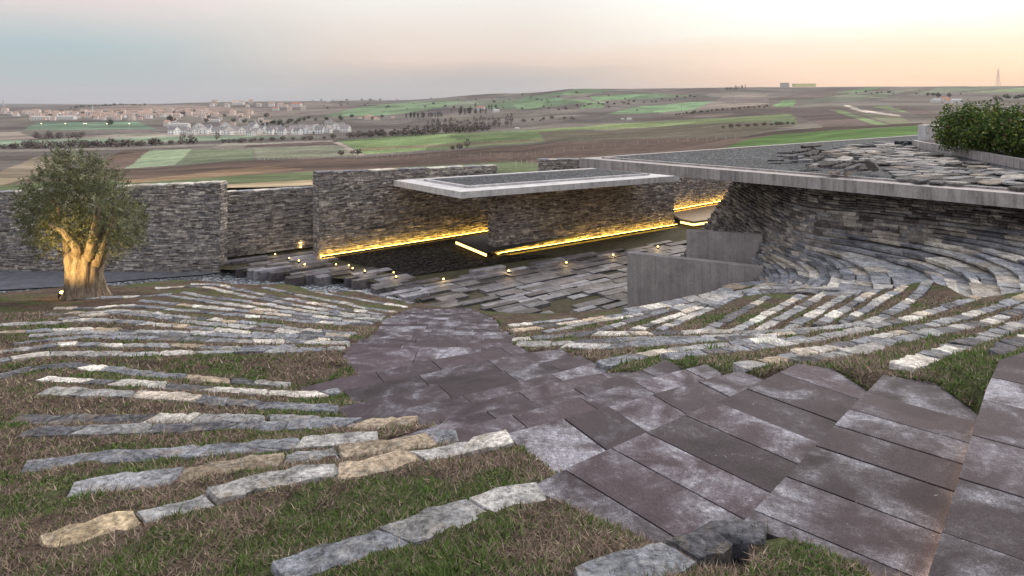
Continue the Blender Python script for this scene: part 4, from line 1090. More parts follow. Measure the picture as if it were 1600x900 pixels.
def far(px, py):
    t = far_py(np.full(YY_.shape, float(px)), YY_); t = t + (YY_ < 45) * 500
    k = np.argmax(t <= py)
    if t[k] > py: k = int(np.argmin(t))
    return U(px, float(t[k]), float(YY_[k]))
def ystart(px):
    return np.interp(px, [-500, 0, 347, 420, 487, 760, 1000, 1140, 1165, 1434, 2100], [33.2, 33.2, 33.3, 35.5, 37.2, 43.2, 51, 58, 58, 52, 50])
pxs = np.arange(-480, 2100, 3.0)
rows = np.exp(np.linspace(math.log(31), math.log(9300), 620))
PXg, YG = np.meshgrid(pxs, rows)
keep = YG >= ystart(PXg)
PYg = far_py(PXg, YG); ZG = -(PYg - HY) / F * YG
XG = (PXg - 800) / F * YG
ZG = ZG + .0012 * YG * vnoise(XG / YG * 9, np.log(YG) * 5, 1.0) * np.clip((YG - 60) / 200, 0, 1) * .4
PYr = HY - F * ZG / YG
b0 = (.158, .142, .128)
colg = np.tile(np.array(b0), PXg.shape + (1,))
nz = vnoise(XG * .01, YG * .01, 1.0)[..., None]; colg = colg * (1 + .25 * nz)
FIELDS = [
 ((.15,.112,.092), [(-500,320),(2100,320),(2100,190),(1240,203),(1160,214),(1000,217),(860,224),(700,236),(560,246),(400,251),(195,264),(0,268),(-500,275)]),
 ((.30,.25,.185), [(-500,268),(0,268),(60,243),(125,246),(80,268),(0,290),(-500,292)]),
 ((.42,.34,.235), [(330,289),(487,281),(500,310),(330,310)]),
 ((.135,.175,.075), [(-500,300),(-20,292),(60,285),(345,276),(487,268),(620,262),(800,252),(850,256),(850,272),(620,285),(487,281),(340,289),(200,300),(0,318),(-500,330)]),
 ((.27,.19,.13), [(180,283),(300,272),(340,266),(420,260),(475,264),(345,276),(200,287)]),
 ((.15,.108,.09), [(130,262),(192,236),(236,234),(195,264)]),
 ((.25,.33,.19), [(195,263.5),(236,234),(302,232),(273,258)]),
 ((.145,.18,.105), [(275,258),(302,233.5),(394,233),(399,250)]),
 ((.2,.205,.145), [(402,250),(396,231),(522,226),(562,243)]),
 ((.1,.08,.075), [(380,231),(385,225),(520,221),(530,226)]),
 ((.33,.29,.25), [(560,244),(522,223),(530,221),(572,243)]),
 ((.33,.3,.26), [(-500,242),(110,232),(360,224),(520,219),(520,221),(360,227),(110,236),(-500,246)]),
 ((.17,.26,.085), [(530,220),(620,212.5),(842,203),(852,222),(700,232),(572,241)]),
 ((.19,.17,.11), [(560,231),(700,224),(846,217),(848,221),(700,229),(566,236)]),
 ((.155,.14,.105), [(852,223),(842,205),(1000,194),(1235,182),(1245,196),(1160,213),(1000,217)]),
 ((.2,.275,.09), [(842,206),(820,204),(1000,191),(1235,178),(1245,186),(1000,199)]),
 ((.13,.105,.095), [(980,187),(1235,164),(1235,178),(1000,190)]),
 ((.2,.28,.19), [(-500,232),(-500,222),(60,219),(130,214),(330,211),(520,214),(330,219),(110,227)]),
 ((.29,.26,.225), [(60,219),(200,208),(350,206),(520,213),(350,212),(150,216)]),
 ((.16,.27,.17), [(35,203),(60,191),(215,190),(245,202)]),
 ((.27,.23,.2), [(-500,222),(-500,208),(30,206),(60,218)]),
 ((.26,.21,.185), [(105,172),(210,163),(320,165),(470,172),(380,182),(240,178)]),
 ((.2,.17,.155), [(420,182),(380,172),(500,158),(560,165),(500,180)]),
 ((.165,.27,.13), [(500,182),(560,168),(640,159),(720,157.5),(690,170),(600,180)]),
 ((.21,.24,.16), [(690,168),(720,158),(800,152),(830,163),(780,170)]),
 ((.12,.1,.1), [(620,180),(680,169),(730,171),(700,179)]),
 ((.145,.255,.115), [(740,168),(800,158),(830,148),(905,137),(960,141),(900,152),(930,158),(830,170)]),
 ((.12,.105,.1), [(790,150),(850,141),(905,136),(880,143),(830,150)]),
 ((.18,.15,.14), [(850,150),(930,146),(1010,148),(960,154),(900,156)]),
 ((.15,.28,.12), [(920,150),(1000,146),(1080,149),(1010,155),(930,157)]),
 ((.14,.115,.105), [(1000,143),(1010,137),(1110,136),(1130,142),(1060,147)]),
 ((.19,.35,.15), [(948,178),(1000,166),(1150,155),(1150,163),(1060,173),(1000,178)]),
 ((.2,.32,.14), [(905,170),(915,159),(945,159),(945,168)]),
 ((.24,.2,.18), [(1090,170),(1130,150),(1200,146),(1200,166)]),
 ((.12,.095,.085), [(1060,177),(1240,158),(1240,165),(1080,179)]),
 ((.16,.31,.11), [(1206,166),(1225,156),(1245,155),(1240,166)]),
 ((.135,.11,.1), [(1200,155),(1290,139),(1400,137),(1330,148),(1250,156)]),
 ((.17,.2,.13), [(1240,160),(1330,146),(1480,136),(1600,135),(1450,146),(1330,158)]),
 ((.14,.25,.1), [(1300,146),(1360,136.5),(1380,136.5),(1340,145)]),
 ((.13,.11,.1), [(1380,151),(1450,136),(1470,136),(1420,149)]),
 ((.24,.33,.13), [(1510,144),(1600,137),(1700,136),(1700,141),(1600,144)]),
 ((.135,.105,.1), [(1222,172),(1300,165),(1335,176),(1396,196),(1290,200)]),
 ((.17,.26,.1), [(1200,194),(1215,181),(1240,184),(1245,193)]),
 ((.19,.28,.11), [(1295,171),(1312,171),(1392,196),(1372,197)]),
 ((.15,.12,.11), [(1312,172),(1330,172),(1420,192),(1392,196)]),
 ((.62,.55,.47), [(1317,165),(1327,165),(1345,171),(1408,180),(1406,182.5),(1340,174)]),
 ((.19,.2,.12), [(1335,176),(1408,182),(1425,192),(1395,194)]),
 ((.2,.3,.11), [(1360,167),(1390,165),(1440,175),(1420,176)]),
 ((.15,.12,.11), [(1390,166),(1420,164),(1470,178),(1440,182)]),
 ((.07,.055,.045), [(1150,217),(1200,206),(1290,199),(1440,192),(1440,196),(1290,204),(1200,211)]),
 ((.085,.185,.03), [(1130,232),(1165,219),(1215,210),(1300,204),(1380,200),(1440,196),(1700,190),(1700,260),(1130,260)]),
]
for c, pl in FIELDS:
    if c[1] > c[0]: c = tuple(.72 * v + .28 * (sum(c) / 3) for v in c)
    wob_ = .0
    m = in_poly(PXg + 2.5 * vnoise(XG * .02, YG * .02, 1.0), PYr + .5 * vnoise(XG * .03 + 5, YG * .03, 1.0), pl)
    st_ = 1 + .12 * np.sin(PXg[m] * .9 + PYr[m] * .4) * (YG[m] > 250)
    colg[m] = np.array(c) * (1 + .22 * vnoise(XG[m] * .03, YG[m] * .03, 1.0) + 0 * st_)[:, None]
vid = np.arange(PXg.size).reshape(PXg.shape)
q = np.stack([vid[:-1, :-1], vid[:-1, 1:], vid[1:, 1:], vid[1:, :-1]], -1)
kf = keep[:-1, :-1] & keep[:-1, 1:] & keep[1:, 1:] & keep[1:, :-1]
o = raw_mesh('hills', np.stack([XG, YG, ZG], -1).reshape(-1, 3), q[kf], M['field'], colg.reshape(-1, 3), True)
tag(o, 'rolling winter farmland with ploughed and green fields', 'hills', kind='structure')
# plain below everything, reaching past the horizon
mb = MB(); Rr = 9250
mb.poly([(-Rr, -1500, -75), (Rr, -1500, -75), (Rr, Rr + 80, -75), (-Rr, Rr + 80, -75)], (.17, .15, .14)); tag(mb.build('terrain', M['field']), 'far plain', 'terrain', kind='structure')

# ---- bushes, trees, houses
def bush_mesh(n, sx, sz, c, leaf, holes=.6, trunk=.12, var=.3, shape='ball'):
    mb = MB(); 
    for i in range(n):
        q = npr.normal(size=3); q /= np.linalg.norm(q); q *= npr.uniform(.35, 1) ** .5
        if shape == 'cone':
            h = npr.random() ** .8; r = (1 - h) * .55 + .06; a = npr.uniform(0, 6.28); p = np.array((math.cos(a) * r * sx, math.sin(a) * r * sx, .08 + h * sz))
        elif shape == 'tall':
            h = npr.random(); r = .35 * math.sin(.25 + h * 2.7); a = npr.uniform(0, 6.28); p = np.array((math.cos(a) * r * sx, math.sin(a) * r * sx, .1 * sz + h * sz * .9))
        else:
            p = np.array((q[0] * sx * .5, q[1] * sx * .5, sz * .55 + q[2] * sz * .45)) * npr.uniform(.85, 1.1)
        u = npr.normal(size=3); u /= np.linalg.norm(u); w = npr.normal(size=3); w -= w.dot(u) * u; w /= np.linalg.norm(w)
        s = leaf * npr.uniform(.6, 1.3); k = npr.uniform(1 - var, 1 + var)
        mb.poly([tuple(p + u * s), tuple(p + w * s * .6), tuple(p - u * s), tuple(p - w * s * .6)], tuple(v * k for v in c))
    mb.tube([(0, 0, -.3), (0, 0, sz * .5)], [sx * trunk * .5, sx * trunk * .25], 5, (.09, .07, .06))
    return mb
def proto(name, mb): 
    o = mb.build(name, M['far']); me = o.data; bpy.data.objects.remove(o); return me
BARE = [proto('hedgerow_bush', bush_mesh(130, 5, 3.6, c, .5, var=.4)) for c in ((.15,.12,.11), (.175,.14,.125), (.13,.115,.09), (.185,.155,.145))]
BARETREE = [proto('bare_tree', bush_mesh(170, 5.5, 7.5, c, .5, var=.4, shape='ball')) for c in ((.155,.125,.115), (.18,.15,.145))]
POPLAR = [proto('bare_poplar', bush_mesh(130, 4.5, 11, (.16,.135,.13), .5, var=.3, shape='tall'))]
CONIF = [proto('conifer', bush_mesh(190, 4.5, 9, c, .5, var=.4, shape='tall')) for c in ((.03,.042,.03), (.036,.05,.03))]
GREENB = [proto('green_tree', bush_mesh(150, 6, 5.5, c, .6, var=.4)) for c in ((.05,.065,.04), (.065,.07,.05))]
def plant(meshes, name, px, py, hpx, label, cat, group, sz0):
    p = far(px, py); me = rng.choice(meshes); o = bpy.data.objects.new(name, me); COL.objects.link(o)
    s = hpx / F * p[1] / sz0; o.location = (p[0], p[1], p[2] - .1); o.scale = (s * rng.uniform(.85, 1.3), s * rng.uniform(.85, 1.2), s); o.rotation_euler[2] = rng.uniform(0, 6.28)
    return tag(o, label, cat, group)
def line(pts, n, jx=2, jy=1.0):
    out = []
    for i in range(n):
        t = i / max(1, n - 1) * (len(pts) - 1); k = min(int(t), len(pts) - 2); f = t - k
        out.append((pts[k][0] * (1 - f) + pts[k + 1][0] * f + rng.uniform(-jx, jx), pts[k][1] * (1 - f) + pts[k + 1][1] * f + rng.uniform(-jy, jy)))
    return out
for x, y in line([(-20, 233), (110, 231), (180, 230), (300, 225)], 34, 5): plant(BARE, 'hedgerow_bush', x, y, rng.uniform(6, 13), 'brown leafless bush in the hedgerow beyond the ploughed land, left of the light green field', 'bush', 'left hedgerow bushes', 3.6)
for x, y in line([(350, 224), (400, 221), (520, 217)], 16, 4): plant(BARE, 'hedgerow_bush', x, y, rng.uniform(5, 8), 'brown leafless bush in the hedgerow below the white villas', 'bush', 'hedgerow bushes below the villas', 3.6)
for x, y in line([(545, 215), (600, 213), (680, 209), (760, 205)], 30, 4, 1.4): plant(BARE, 'hedgerow_bush', x, y, rng.uniform(7, 12), 'brown leafless bush along the far edge of the big green field', 'bush', 'bushes along the green field', 3.6)
for x, y in line([(670, 204), (720, 200), (800, 196)], 30, 4, 1.4): plant(POPLAR, 'bare_poplar', x, y, rng.uniform(12, 19), 'bare poplar in the pale grey row beyond the big green field', 'tree', 'row of bare poplars', 11)
for x, y in line([(55, 218), (90, 217), (130, 215)], 16, 5, 2): plant(BARETREE, 'bare_tree', x, y, rng.uniform(8, 13), 'bare grey tree in the thicket below the football field', 'tree', 'thicket below the football field', 7.5)
for x, y in [(37, 231), (47, 231), (56, 231), (122, 226), (173, 229)]: plant(BARETREE, 'bare_tree', x, y, rng.uniform(11, 15), 'rounded bare tree standing out of the left hedgerow', 'tree', 'round trees of the left hedgerow', 7.5)
for (x, y, h, lab) in [(285, 221, 14, 'bare double tree below the left villas'), (298, 221, 12, 'bare tree right of the double tree below the villas'), (339, 219, 13, 'lone dark rounded tree below the villas'), (533, 243, 9, 'small brown bush at the corner of the grey green field'), (550, 241, 6, 'pale dry bush between two dark ones at the field corner'), (559, 242, 10, 'round dark bush at the right of the field corner'), (730, 231, 15, 'round leafless bush at the edge of the ploughed field'), (718, 233, 9, 'low bush left of the round leafless bush at the ploughed field'), (707, 234, 7, 'smallest bush at the left end of the strip on the ploughed field')]:
    plant(BARETREE if h > 11 else BARE, 'bare_tree' if h > 11 else 'field_bush', x, y, h, lab, 'tree' if h > 11 else 'bush', None, 7.5 if h > 11 else 3.6)
for x, y in line([(637, 184), (660, 184), (692, 183)], 17, 2.5, .8): plant(CONIF, 'conifer', x, y, rng.uniform(6, 9), 'dark conifer in the clump by the farmstead on the middle hill', 'tree', 'conifers by the farmstead', 9)
for x, y in line([(716, 179), (735, 178), (757, 177)], 12, 2.5, .8): plant(CONIF, 'conifer', x, y, rng.uniform(7, 11), 'dark conifer around the ochre house on the middle hill', 'tree', 'conifers by the ochre house', 9)
for x, y in [(764, 171), (768, 171), (775, 170), (743, 168)]: plant(CONIF, 'conifer', x, y, 7, 'dark cypress standing apart on the slope above the ochre house', 'tree', 'cypresses on the slope', 9)
for x, y in line([(1134, 142), (1164, 138)], 11, 1.2, .6): plant(CONIF, 'conifer', x, y, rng.uniform(4.5, 6), 'small dark conifer in the row on the right skyline', 'tree', 'conifers on the skyline', 9)
for x, y in line([(1058, 180), (1120, 173), (1200, 167.5)], 26, 2, .5): plant(GREENB, 'hedgerow_tree', x, y, rng.uniform(2.5, 4), 'dark low tree in the long roadside row on the right hillside', 'tree', 'roadside row on the hill', 5.5)
for x, y in line([(1130, 200), (1200, 196), (1240, 194)], 12, 3, .8): plant(BARE, 'hedgerow_bush', x, y, rng.uniform(4, 7), 'low dark bush in the brown field above the gravel roof', 'bush', 'bushes in the brown field', 3.6)
for x, y in line([(1556, 156), (1600, 153), (1640, 152)], 14, 3, 1): plant(GREENB, 'hedgerow_tree', x, y, rng.uniform(5, 8), 'dark tree in the wood above the hedge at the right edge', 'tree', 'wood at the right edge', 5.5)
for x, y in [(1450, 150), (1458, 150), (1466, 152), (1483, 152)]: plant(GREENB, 'farm_tree', x, y, rng.uniform(5, 7), 'dark tree behind the red roofed farm at the right', 'tree', 'farm trees', 5.5)
for x, y in line([(110, 170), (150, 166), (180, 164.5), (225, 165)], 22, 2, .5): plant(GREENB, 'hilltop_tree', x, y, rng.uniform(2, 3.6), 'tiny dark tree on the low ridge behind the minaret', 'tree', 'ridge trees', 5.5)
for i in range(34):
    x = rng.uniform(0, 420); y = rng.uniform(176, 192) + max(0, (x - 230)) * .03
    plant(GREENB, 'village_tree', x, y, rng.uniform(4, 8), 'dark tree among the village houses on the left', 'tree', 'village trees', 5.5)
for x, y in [(77, 186), (172, 196), (265, 190), (270, 191)]: plant(GREENB, 'village_tree', x, y, 9, 'larger dark tree standing clear at the edge of the village', 'tree', 'large village trees', 5.5)
for x, y in line([(415, 196), (440, 194), (500, 187), (600, 186)], 26, 7, 3): plant(GREENB, 'villa_tree', x, y, rng.uniform(4, 7), 'dark tree behind the row of white villas', 'tree', 'trees behind the villas', 5.5)

for i in range(60):
    x = rng.uniform(480, 1000); y = rng.uniform(150, 178) if x < 800 else rng.uniform(145, 176)
    plant(BARE, 'hill_scrub', x, y, rng.uniform(1.5, 4), 'small dark scrub on the slopes of the middle hill', 'bush', 'scrub on the middle hill', 3.6)
for x, y in line([(860, 172), (940, 164), (1010, 160), (1090, 151)], 26, 6, 2): plant(BARE, 'hill_scrub', x, y, rng.uniform(2, 4), 'small dark scrub in the gullies between the bright green hill fields', 'bush', 'gully scrub', 3.6)
for x, y in line([(1320, 147), (1400, 145), (1350, 148), (1500, 146)], 14, 5, 1.5): plant(BARE, 'hill_scrub', x, y, rng.uniform(2, 4), 'small dark scrub on the striped right hill', 'bush', 'scrub on the right hill', 3.6)
for x, y in line([(640, 200), (700, 197), (800, 190), (900, 185)], 26, 6, 3): plant(BARE, 'hill_scrub', x, y, rng.uniform(3, 6), 'grey brown scrub behind the row of poplars', 'bush', 'scrub behind the poplars', 3.6)
def house_mesh(w, d, h, rh, wall, roof, wins=2, chim=False):
    mb = MB(); a, b = w / 2, d / 2
    mb.box((0, 0, h / 2 - .5), (w, d, h + 1), 0, wall)
    o_ = .5
    for s in (-1, 1):
        q = [(-a - o_, s * (b + o_), h - .25), (a + o_, s * (b + o_), h - .25), (a + o_, 0, h + rh), (-a - o_, 0, h + rh)]
        mb.poly(q if s < 0 else q[::-1], roof)
        mb.poly([(s * a, -b, h), (s * a, b, h), (s * a, 0, h + rh - .15)], wall)
    for fl in range(int(h // 2.8) or 1):
        for i in range(wins):
            x = -a + w * (i + .5) / wins; z = 1.5 + fl * 2.8
            mb.box((x, -b - .02, z), (1.1, .06, 1.2), 0, (.06, .065, .075))
            if i < 2: mb.box((a + .02, -b + d * (i + .5) / 2, z), (.06, 1.0, 1.2), 0, (.06, .065, .075)); mb.box((-a - .02, -b + d * (i + .5) / 2, z), (.06, 1.0, 1.2), 0, (.06, .065, .075))
    if chim: mb.box((a * .4, b * .3, h + rh), (.7, .7, 1.4), 0, wall)
    return mb
W_, G_ = (.88, .87, .86), (.30, .275, .27)
VIL = [proto('villa', house_mesh(9, 10, 5.6, 3.6, W_, G_, 3, True)), proto('villa', house_mesh(10, 9, 5.6, 3.2, (.84, .82, .8), (.36, .32, .31), 3)), proto('villa', house_mesh(8, 11, 5.8, 3.8, (.9, .9, .89), (.27, .25, .25), 2, True))]
def put(me, name, px, py, w0, wpx, label, cat, group, rz=None):
    p = far(px, py); o = bpy.data.objects.new(name, me); COL.objects.link(o); s = wpx / F * p[1] / w0
    o.location = p; o.scale = (s, s, s); o.rotation_euler[2] = rng.uniform(-.5, .5) if rz is None else rz
    return tag(o, label, cat, group)
villas = [(272,211),(290,210),(300,211),(318,211),(326,209),(338,212),(347,210),(357,213),(366,209),(374,212),(385,209),(392,213),(402,211),(411,208),(422,212),(428,209),(436,208),(441,212),(452,211),(459,208),(466,211),(474,206),(480,211),(486,206),(493,206),(500,209),(514,203),(512,209),(524,205),(533,203),(540,207),(280,208),(310,206),(352,205),(396,205)]
for i, (x, y) in enumerate(villas):
    put(rng.choice(VIL), 'villa', x, y - rng.uniform(0, 2), 9, rng.uniform(9.5, 12.5), 'white gabled villa with grey roof in the estate below the village', 'house', 'white villas of the estate', rng.choice((0, 1.57, .4, -.4)) + rng.uniform(-.2, .2))
VH = [proto('village_house', house_mesh(10, 8, hh, 1.8, w, r_, 3)) for hh, w, r_ in ((5.6, (.85,.72,.65), (.5,.33,.25)), (3.2, (.88,.82,.77), (.48,.31,.24)), (6, (.78,.72,.68), (.5,.38,.32)), (5.6, (.9,.87,.85), (.55,.38,.3)), (8, (.82,.7,.64), (.5,.34,.27)))]
n = 0
zones = [((5, 60), (176, 182), 14), ((50, 140), (177, 189), 44), ((140, 235), (176, 189), 64), ((235, 330), (174, 184), 30), ((250, 420), (176, 200), 34), ((330, 420), (160, 168), 10), ((560, 620), (184, 188), 8), ((420, 480), (163, 174), 7)]
for (xa, xb), (ya, yb), k in zones:
    for i in range(k):
        put(rng.choice(VH), 'village_house', rng.uniform(xa, xb), rng.uniform(ya, yb), 10, rng.uniform(5, 9), 'small pinkish village house with a tiled roof on the far left slope', 'house', 'village houses')
hall = proto('hall', house_mesh(26, 12, 5, 1.6, (.74, .73, .72), (.5, .47, .45), 6))
for (x, y, w, lab) in [(66, 188, 27, 'long white hall at the front edge of the village'), (104, 187, 26, 'pale long hall right of the white hall in the village'), (280, 200, 30, 'long low white shed left of the villas'), (372, 164, 17, 'pale hall by the straight road on the far ridge'), (336, 190, 14, 'white block among bare trees above the villas')]:
    put(hall, 'village_hall', x, y, 26, w, lab, 'hall', None, .1)
def single(name, label, cat, px, py, build, rz=0):
    p = far(px, py); e = empty(name, p, label, cat); e.rotation_euler[2] = rz; build(e, p[1] / F); return e
def add(mb, name, e, mat=None): 
    o = mb.build(name, mat or M['far']); o.parent = e; return o
def b_minaret(e, s):
    mb = MB(); mb.tube([(0, 0, -1), (0, 0, 13 * s)], [1.0 * s, .8 * s], 10, (.72, .7, .68)); add(mb, 'shaft', e)
    mb = MB(); mb.tube([(0, 0, 12 * s), (0, 0, 12.9 * s)], [1.2 * s, 1.5 * s], 10, (.7, .68, .66)); add(mb, 'balcony', e)
    mb = MB(); mb.tube([(0, 0, 12.9 * s), (0, 0, 14.6 * s), (0, 0, 18 * s)], [.75 * s, .75 * s, .08 * s], 10, (.5, .5, .52)); add(mb, 'spire', e)
single('minaret', 'slender white minaret rising from the village', 'minaret', 144.5, 180.5, b_minaret)
def b_flood(e, s):
    mb = MB(); mb.tube([(0, 0, -1), (0, 0, 9.5 * s)], [.22 * s, .16 * s], 6, (.5, .5, .5)); add(mb, 'pole', e)
    mb = MB(); mb.box((0, 0, 9.8 * s), (1.6 * s, .5 * s, 1.0 * s), 0, (.9, .8, .6)); add(mb, 'lamp_head', e, M['flood'])
M['flood'] = emit('flood_lamp', (1, .82, .55), 2.2)
for i, x in enumerate((64.5, 102, 131, 134.5, 167, 202)): single('floodlight_mast', 'lit floodlight mast beside the village football field, %s from the left' % ORD[i], 'floodlight', x, 203, b_flood)
def b_pylon(e, s):
    mb = MB(); H = 28 * s; c = (.62, .58, .54); w = .22 * s
    for sx in (-1, 1):
        for sy in (-1, 1): mb.tube([(sx * 2.4 * s, sy * 2.4 * s, -1), (sx * .7 * s, sy * .7 * s, H * .7), (0, 0, H)], [w, w, w * .7], 4, c)
    for k in range(7):
        z0 = H * k / 10; z1 = H * (k + 1) / 10; r0 = 2.4 * s - 1.7 * s * (z0 / (H * .7)); r1 = 2.4 * s - 1.7 * s * (z1 / (H * .7))
        for sy in (-1, 1):
            mb.tube([(-r0, sy * r0, z0), (r1, sy * r1, z1)], [w * .6] * 2, 4, c); mb.tube([(r0, sy * r0, z0), (-r1, sy * r1, z1)], [w * .6] * 2, 4, c)
    add(mb, 'lattice_mast', e)
    for z, hw in ((.66, 3.6), (.79, 4.6), (.91, 3.2)):
        m2 = MB(); m2.tube([(-hw * s, 0, H * z), (hw * s, 0, H * z)], [w * .8] * 2, 4, c); m2.tube([(-hw * s, 0, H * z), (0, 0, H * z + 1.2 * s), (hw * s, 0, H * z)], [w * .5] * 3, 4, c); add(m2, 'cross_arm', e)
single('power_pylon', 'tall pale lattice power pylon on the right skyline', 'pylon', 1559.5, 133.5, b_pylon, .3)
def b_tower(e, s):
    mb = MB(); mb.tube([(0, 0, -1), (0, 0, 14 * s), (0, 0, 23 * s)], [1.1 * s, .8 * s, .5 * s], 6, (.55, .55, .58)); add(mb, 'mast', e)
    mb = MB(); mb.tube([(0, 0, 15 * s), (0, 0, 22 * s)], [1.7 * s, 1.5 * s], 8, (.68, .69, .72)); add(mb, 'antenna_drum', e)
single('telecom_tower', 'pale telecom tower at the far left edge above the village', 'tower', 5.5, 178.5, b_tower)
def b_shed(e, s):
    mb = MB(); mb.box((0, 0, 2.6 * s), (32 * s, 12 * s, 3.6 * s + 2), 0, (.85, .8, .42)); add(mb, 'wall', e)
    mb = MB(); mb.box((0, 0, 5.0 * s), (34 * s, 13 * s, .7 * s), 0, (.9, .88, .8)); add(mb, 'roof', e)
single('factory_shed', 'long yellowish shed on the skyline of the right hill', 'shed', 1256, 134.6, b_shed)
def b_blk(e, s):
    mb = MB(); mb.box((0, 0, 3 * s), (11 * s, 9 * s, 6 * s + 2), 0, (.55, .52, .48)); add(mb, 'wall', e)
    mb = MB(); mb.box((0, 0, 6.4 * s), (12 * s, 10 * s, .7 * s), 0, (.66, .63, .58)); add(mb, 'roof', e)
single('office_block', 'small grey block left of the yellowish skyline shed', 'building', 1226, 135, b_blk)
FH = [proto('farmhouse', house_mesh(12, 8, 4, 2.2, (.76, .74, .72), (.5, .24, .17), 3)), proto('farmhouse', house_mesh(12, 8, 5, .8, (.8, .78, .76), (.7, .68, .66), 3))]
for (k, x, y, w, lab) in [(1, 1462, 160, 12, 'flat white farmhouse left of the red roofs'), (0, 1475, 159, 14, 'farmhouse with a red roof beyond the hedge'), (0, 1484, 161, 11, 'lower red roofed barn beside the farmhouse'), (1, 1494, 161, 13, 'white low barn at the right end of the farm'), (0, 752, 172, 12, 'ochre house among dark conifers on the middle hill'), (1, 775, 175, 9, 'white shed right of the ochre house'), (1, 983, 187.5, 7, 'tiny white house by the valley road, right one'), (1, 973, 187.5, 5, 'tiny white house by the valley road, left one'), (1, 808, 202, 6, 'white hut at the bottom of the green field'), (0, 431, 172.5, 9, 'lone ochre house on the brown slope'), (0, 464, 167, 14, 'ochre farm on the crest of the brown slope'), (1, 513, 159.5, 4, 'tiny white house on the far crest, beside the road')]:
    put(FH[k], 'farmhouse', x, y, 12, w, lab, 'house', None)
# fence posts over the ploughed field
fp = line([(405, 251), (480, 247.5), (560, 245.5), (640, 245.5), (800, 243)], 40, .8, .3) + line([(795, 246), (860, 241), (930, 231), (1010, 225), (1080, 221), (1150, 217)], 24, 1, .4) + line([(806, 262), (840, 258)], 5, .5, .3)
mbp = MB(); mbp.box((0, 0, .6), (.14, .14, 1.8), 0, (.62, .58, .52)); mep = proto('fence_post', mbp)
for x, y in fp:
    p = far(x, y); o = bpy.data.objects.new('fence_post', mep); COL.objects.link(o); o.location = p; s = max(.6, 3.2 / F * p[1] / 1.5); o.scale = (s * .75, s * .75, s); tag(o, 'short pale fence post in the row across the ploughed field', 'fence post', 'fence posts on the ploughed field')
mbp = MB(); mbp.tube([(0, 0, -1), (0, 0, 9)], [.16, .1], 5, (.2, .18, .17)); mbp.box((0, 0, 8.4), (2.2, .15, .15), 0, (.2, .18, .17)); mepole = proto('utility_pole', mbp)
for x, y in [(1302, 156), (1356, 154), (1417, 152), (1437, 150), (1476, 148), (1511, 150)]:
    p = far(x, y); o = bpy.data.objects.new('utility_pole', mepole); COL.objects.link(o); o.location = p; s = 9 / F * p[1] / 9; o.scale = (s, s, s); tag(o, 'thin dark utility pole on the right hillside', 'utility pole', 'utility poles')
for x, y in [(700, 190), (760, 186), (845, 184), (905, 180), (1090, 158), (1065, 174), (1102, 172)]:
    p = far(x, y); o = bpy.data.objects.new('utility_pole', mepole); COL.objects.link(o); o.location = p; s = 10 / F * p[1] / 9; o.scale = (s, s, s); tag(o, 'thin utility pole in the line along the valley road', 'utility pole', 'valley utility poles')

# ------------------------------------------------------------------ air, sky, light, camera
hz = bpy.data.materials.new('valley_haze'); hz.use_nodes = True; nt = hz.node_tree; nt.nodes.remove(nt.nodes['Principled BSDF'])
pv = node(nt, 'ShaderNodeVolumePrincipled'); pv.inputs['Color'].default_value = (.86, .88, .95, 1); pv.inputs['Density'].default_value = HAZE if 'HAZE' in globals() else 4.2e-5
pv.inputs['Anisotropy'].default_value = .2
link(nt, pv.outputs[0], nt.nodes['Material Output'].inputs['Volume'])
mb = MB(); mb.box((0, 4000, 45), (19000, 11200, 262)); hzo = mb.build('haze', hz); tag(hzo, 'thin evening haze over the valley', 'haze', kind='stuff')

w = bpy.data.worlds.new('World'); scene.world = w; w.use_nodes = True; nt = w.node_tree
bg = nt.nodes['Background']; out = nt.nodes['World Output']
SUN_EL, SUN_AZ = R(6), R(38)        # low sun beyond the right of the picture
sky = node(nt, 'ShaderNodeTexSky'); sky.sky_type = 'NISHITA'; sky.sun_disc = False; sky.sun_elevation = SUN_EL; sky.sun_rotation = SUN_AZ
link(nt, sky.outputs[0], bg.inputs[0]); bg.inputs[1].default_value = .05
tc = node(nt, 'ShaderNodeTexCoord'); sx = node(nt, 'ShaderNodeSeparateXYZ'); link(nt, tc.outputs['Generated'], sx.inputs[0])
cl = noise(nt, scaled(nt, tc.outputs['Generated'], (1.2, 1.2, 9)), 2.2, 5, .6)
ez = math_(nt, 'ADD', sx.outputs[2], math_(nt, 'MULTIPLY', math_(nt, 'SUBTRACT', cl, .5), .05))
e = math_(nt, 'MULTIPLY', ez, 2.0, True)
def srgb(r, g, b): return tuple(((c / 255 + .055) / 1.055) ** 2.4 if c > 10 else c / 3294 for c in (r, g, b))
up_ = [(.5, (.95, .92, .95)), (1, (.9, .92, 1.0))]
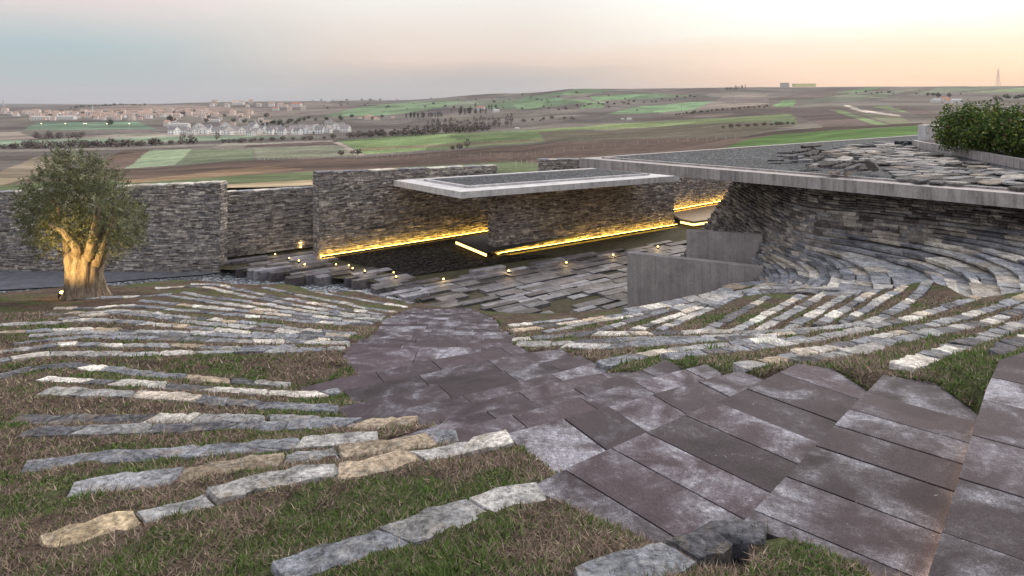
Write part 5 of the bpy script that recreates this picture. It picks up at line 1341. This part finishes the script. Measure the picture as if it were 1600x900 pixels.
# left, centre and right of the dusk sky; positions are 2*sin(elevation)
left = ramp(nt, e, [(0, srgb(184,182,184)), (.024, srgb(184,184,188)), (.07, srgb(180,190,193)), (.13, srgb(178,196,201)), (.18, srgb(196,203,205)), (.235, srgb(217,212,211)), (.29, srgb(233,219,216))] + up_)
mid = ramp(nt, e, [(0, srgb(180,176,177)), (.05, srgb(190,185,183)), (.085, srgb(204,193,187)), (.12, srgb(230,210,198)), (.19, srgb(236,224,214)), (.28, srgb(244,240,234))] + up_)
right = ramp(nt, e, [(0, srgb(228,192,166)), (.05, srgb(248,211,184)), (.09, srgb(255,225,200)), (.15, srgb(255,240,222)), (.2, (1.10, 1.08, .97)), (.28, (1.2, 1.19, 1.1)), (.5, (1.05, 1.01, .97)), (1, (.9, .92, 1.0))])
fr = node(nt, 'ShaderNodeMapRange'); fr.interpolation_type = 'SMOOTHSTEP'; link(nt, sx.outputs[0], fr.inputs[0]); fr.inputs[1].default_value = -.02; fr.inputs[2].default_value = .46
fl = node(nt, 'ShaderNodeMapRange'); fl.interpolation_type = 'SMOOTHSTEP'; link(nt, sx.outputs[0], fl.inputs[0]); fl.inputs[1].default_value = -.58; fl.inputs[2].default_value = -.12
c1 = mixc(nt, fl.outputs[0], left, mid); c2 = mixc(nt, fr.outputs[0], c1, right)
bg2 = node(nt, 'ShaderNodeBackground'); link(nt, c2, bg2.inputs[0]); bg2.inputs[1].default_value = .635
ad = node(nt, 'ShaderNodeAddShader'); link(nt, bg.outputs[0], ad.inputs[0]); link(nt, bg2.outputs[0], ad.inputs[1]); link(nt, ad.outputs[0], out.inputs['Surface'])
bg.inputs[1].default_value = .002
S = bpy.data.lights.new('sun', 'SUN'); S.energy = 1.5; S.angle = R(22); S.color = (1, .9, .78)
so = bpy.data.objects.new('sun', S); COL.objects.link(so); so.rotation_euler = (R(90 - 34), 0, R(152))
cam = bpy.data.cameras.new('camera'); co = bpy.data.objects.new('camera', cam); COL.objects.link(co)
cam.lens = 24; cam.sensor_width = 36; cam.shift_y = -(450 - HY) / 1600; co.rotation_euler = (R(90), 0, 0)
cam.clip_start = .05; cam.clip_end = 40000
scene.camera = co
vs = scene.view_settings; vs.view_transform = 'Standard'; vs.look = 'None'; vs.exposure = 0.68; vs.gamma = 1; vs.use_curve_mapping = False
scene.render.engine = 'CYCLES'; scene.cycles.max_bounces = 6; scene.cycles.volume_bounces = 0; scene.cycles.use_denoising = True
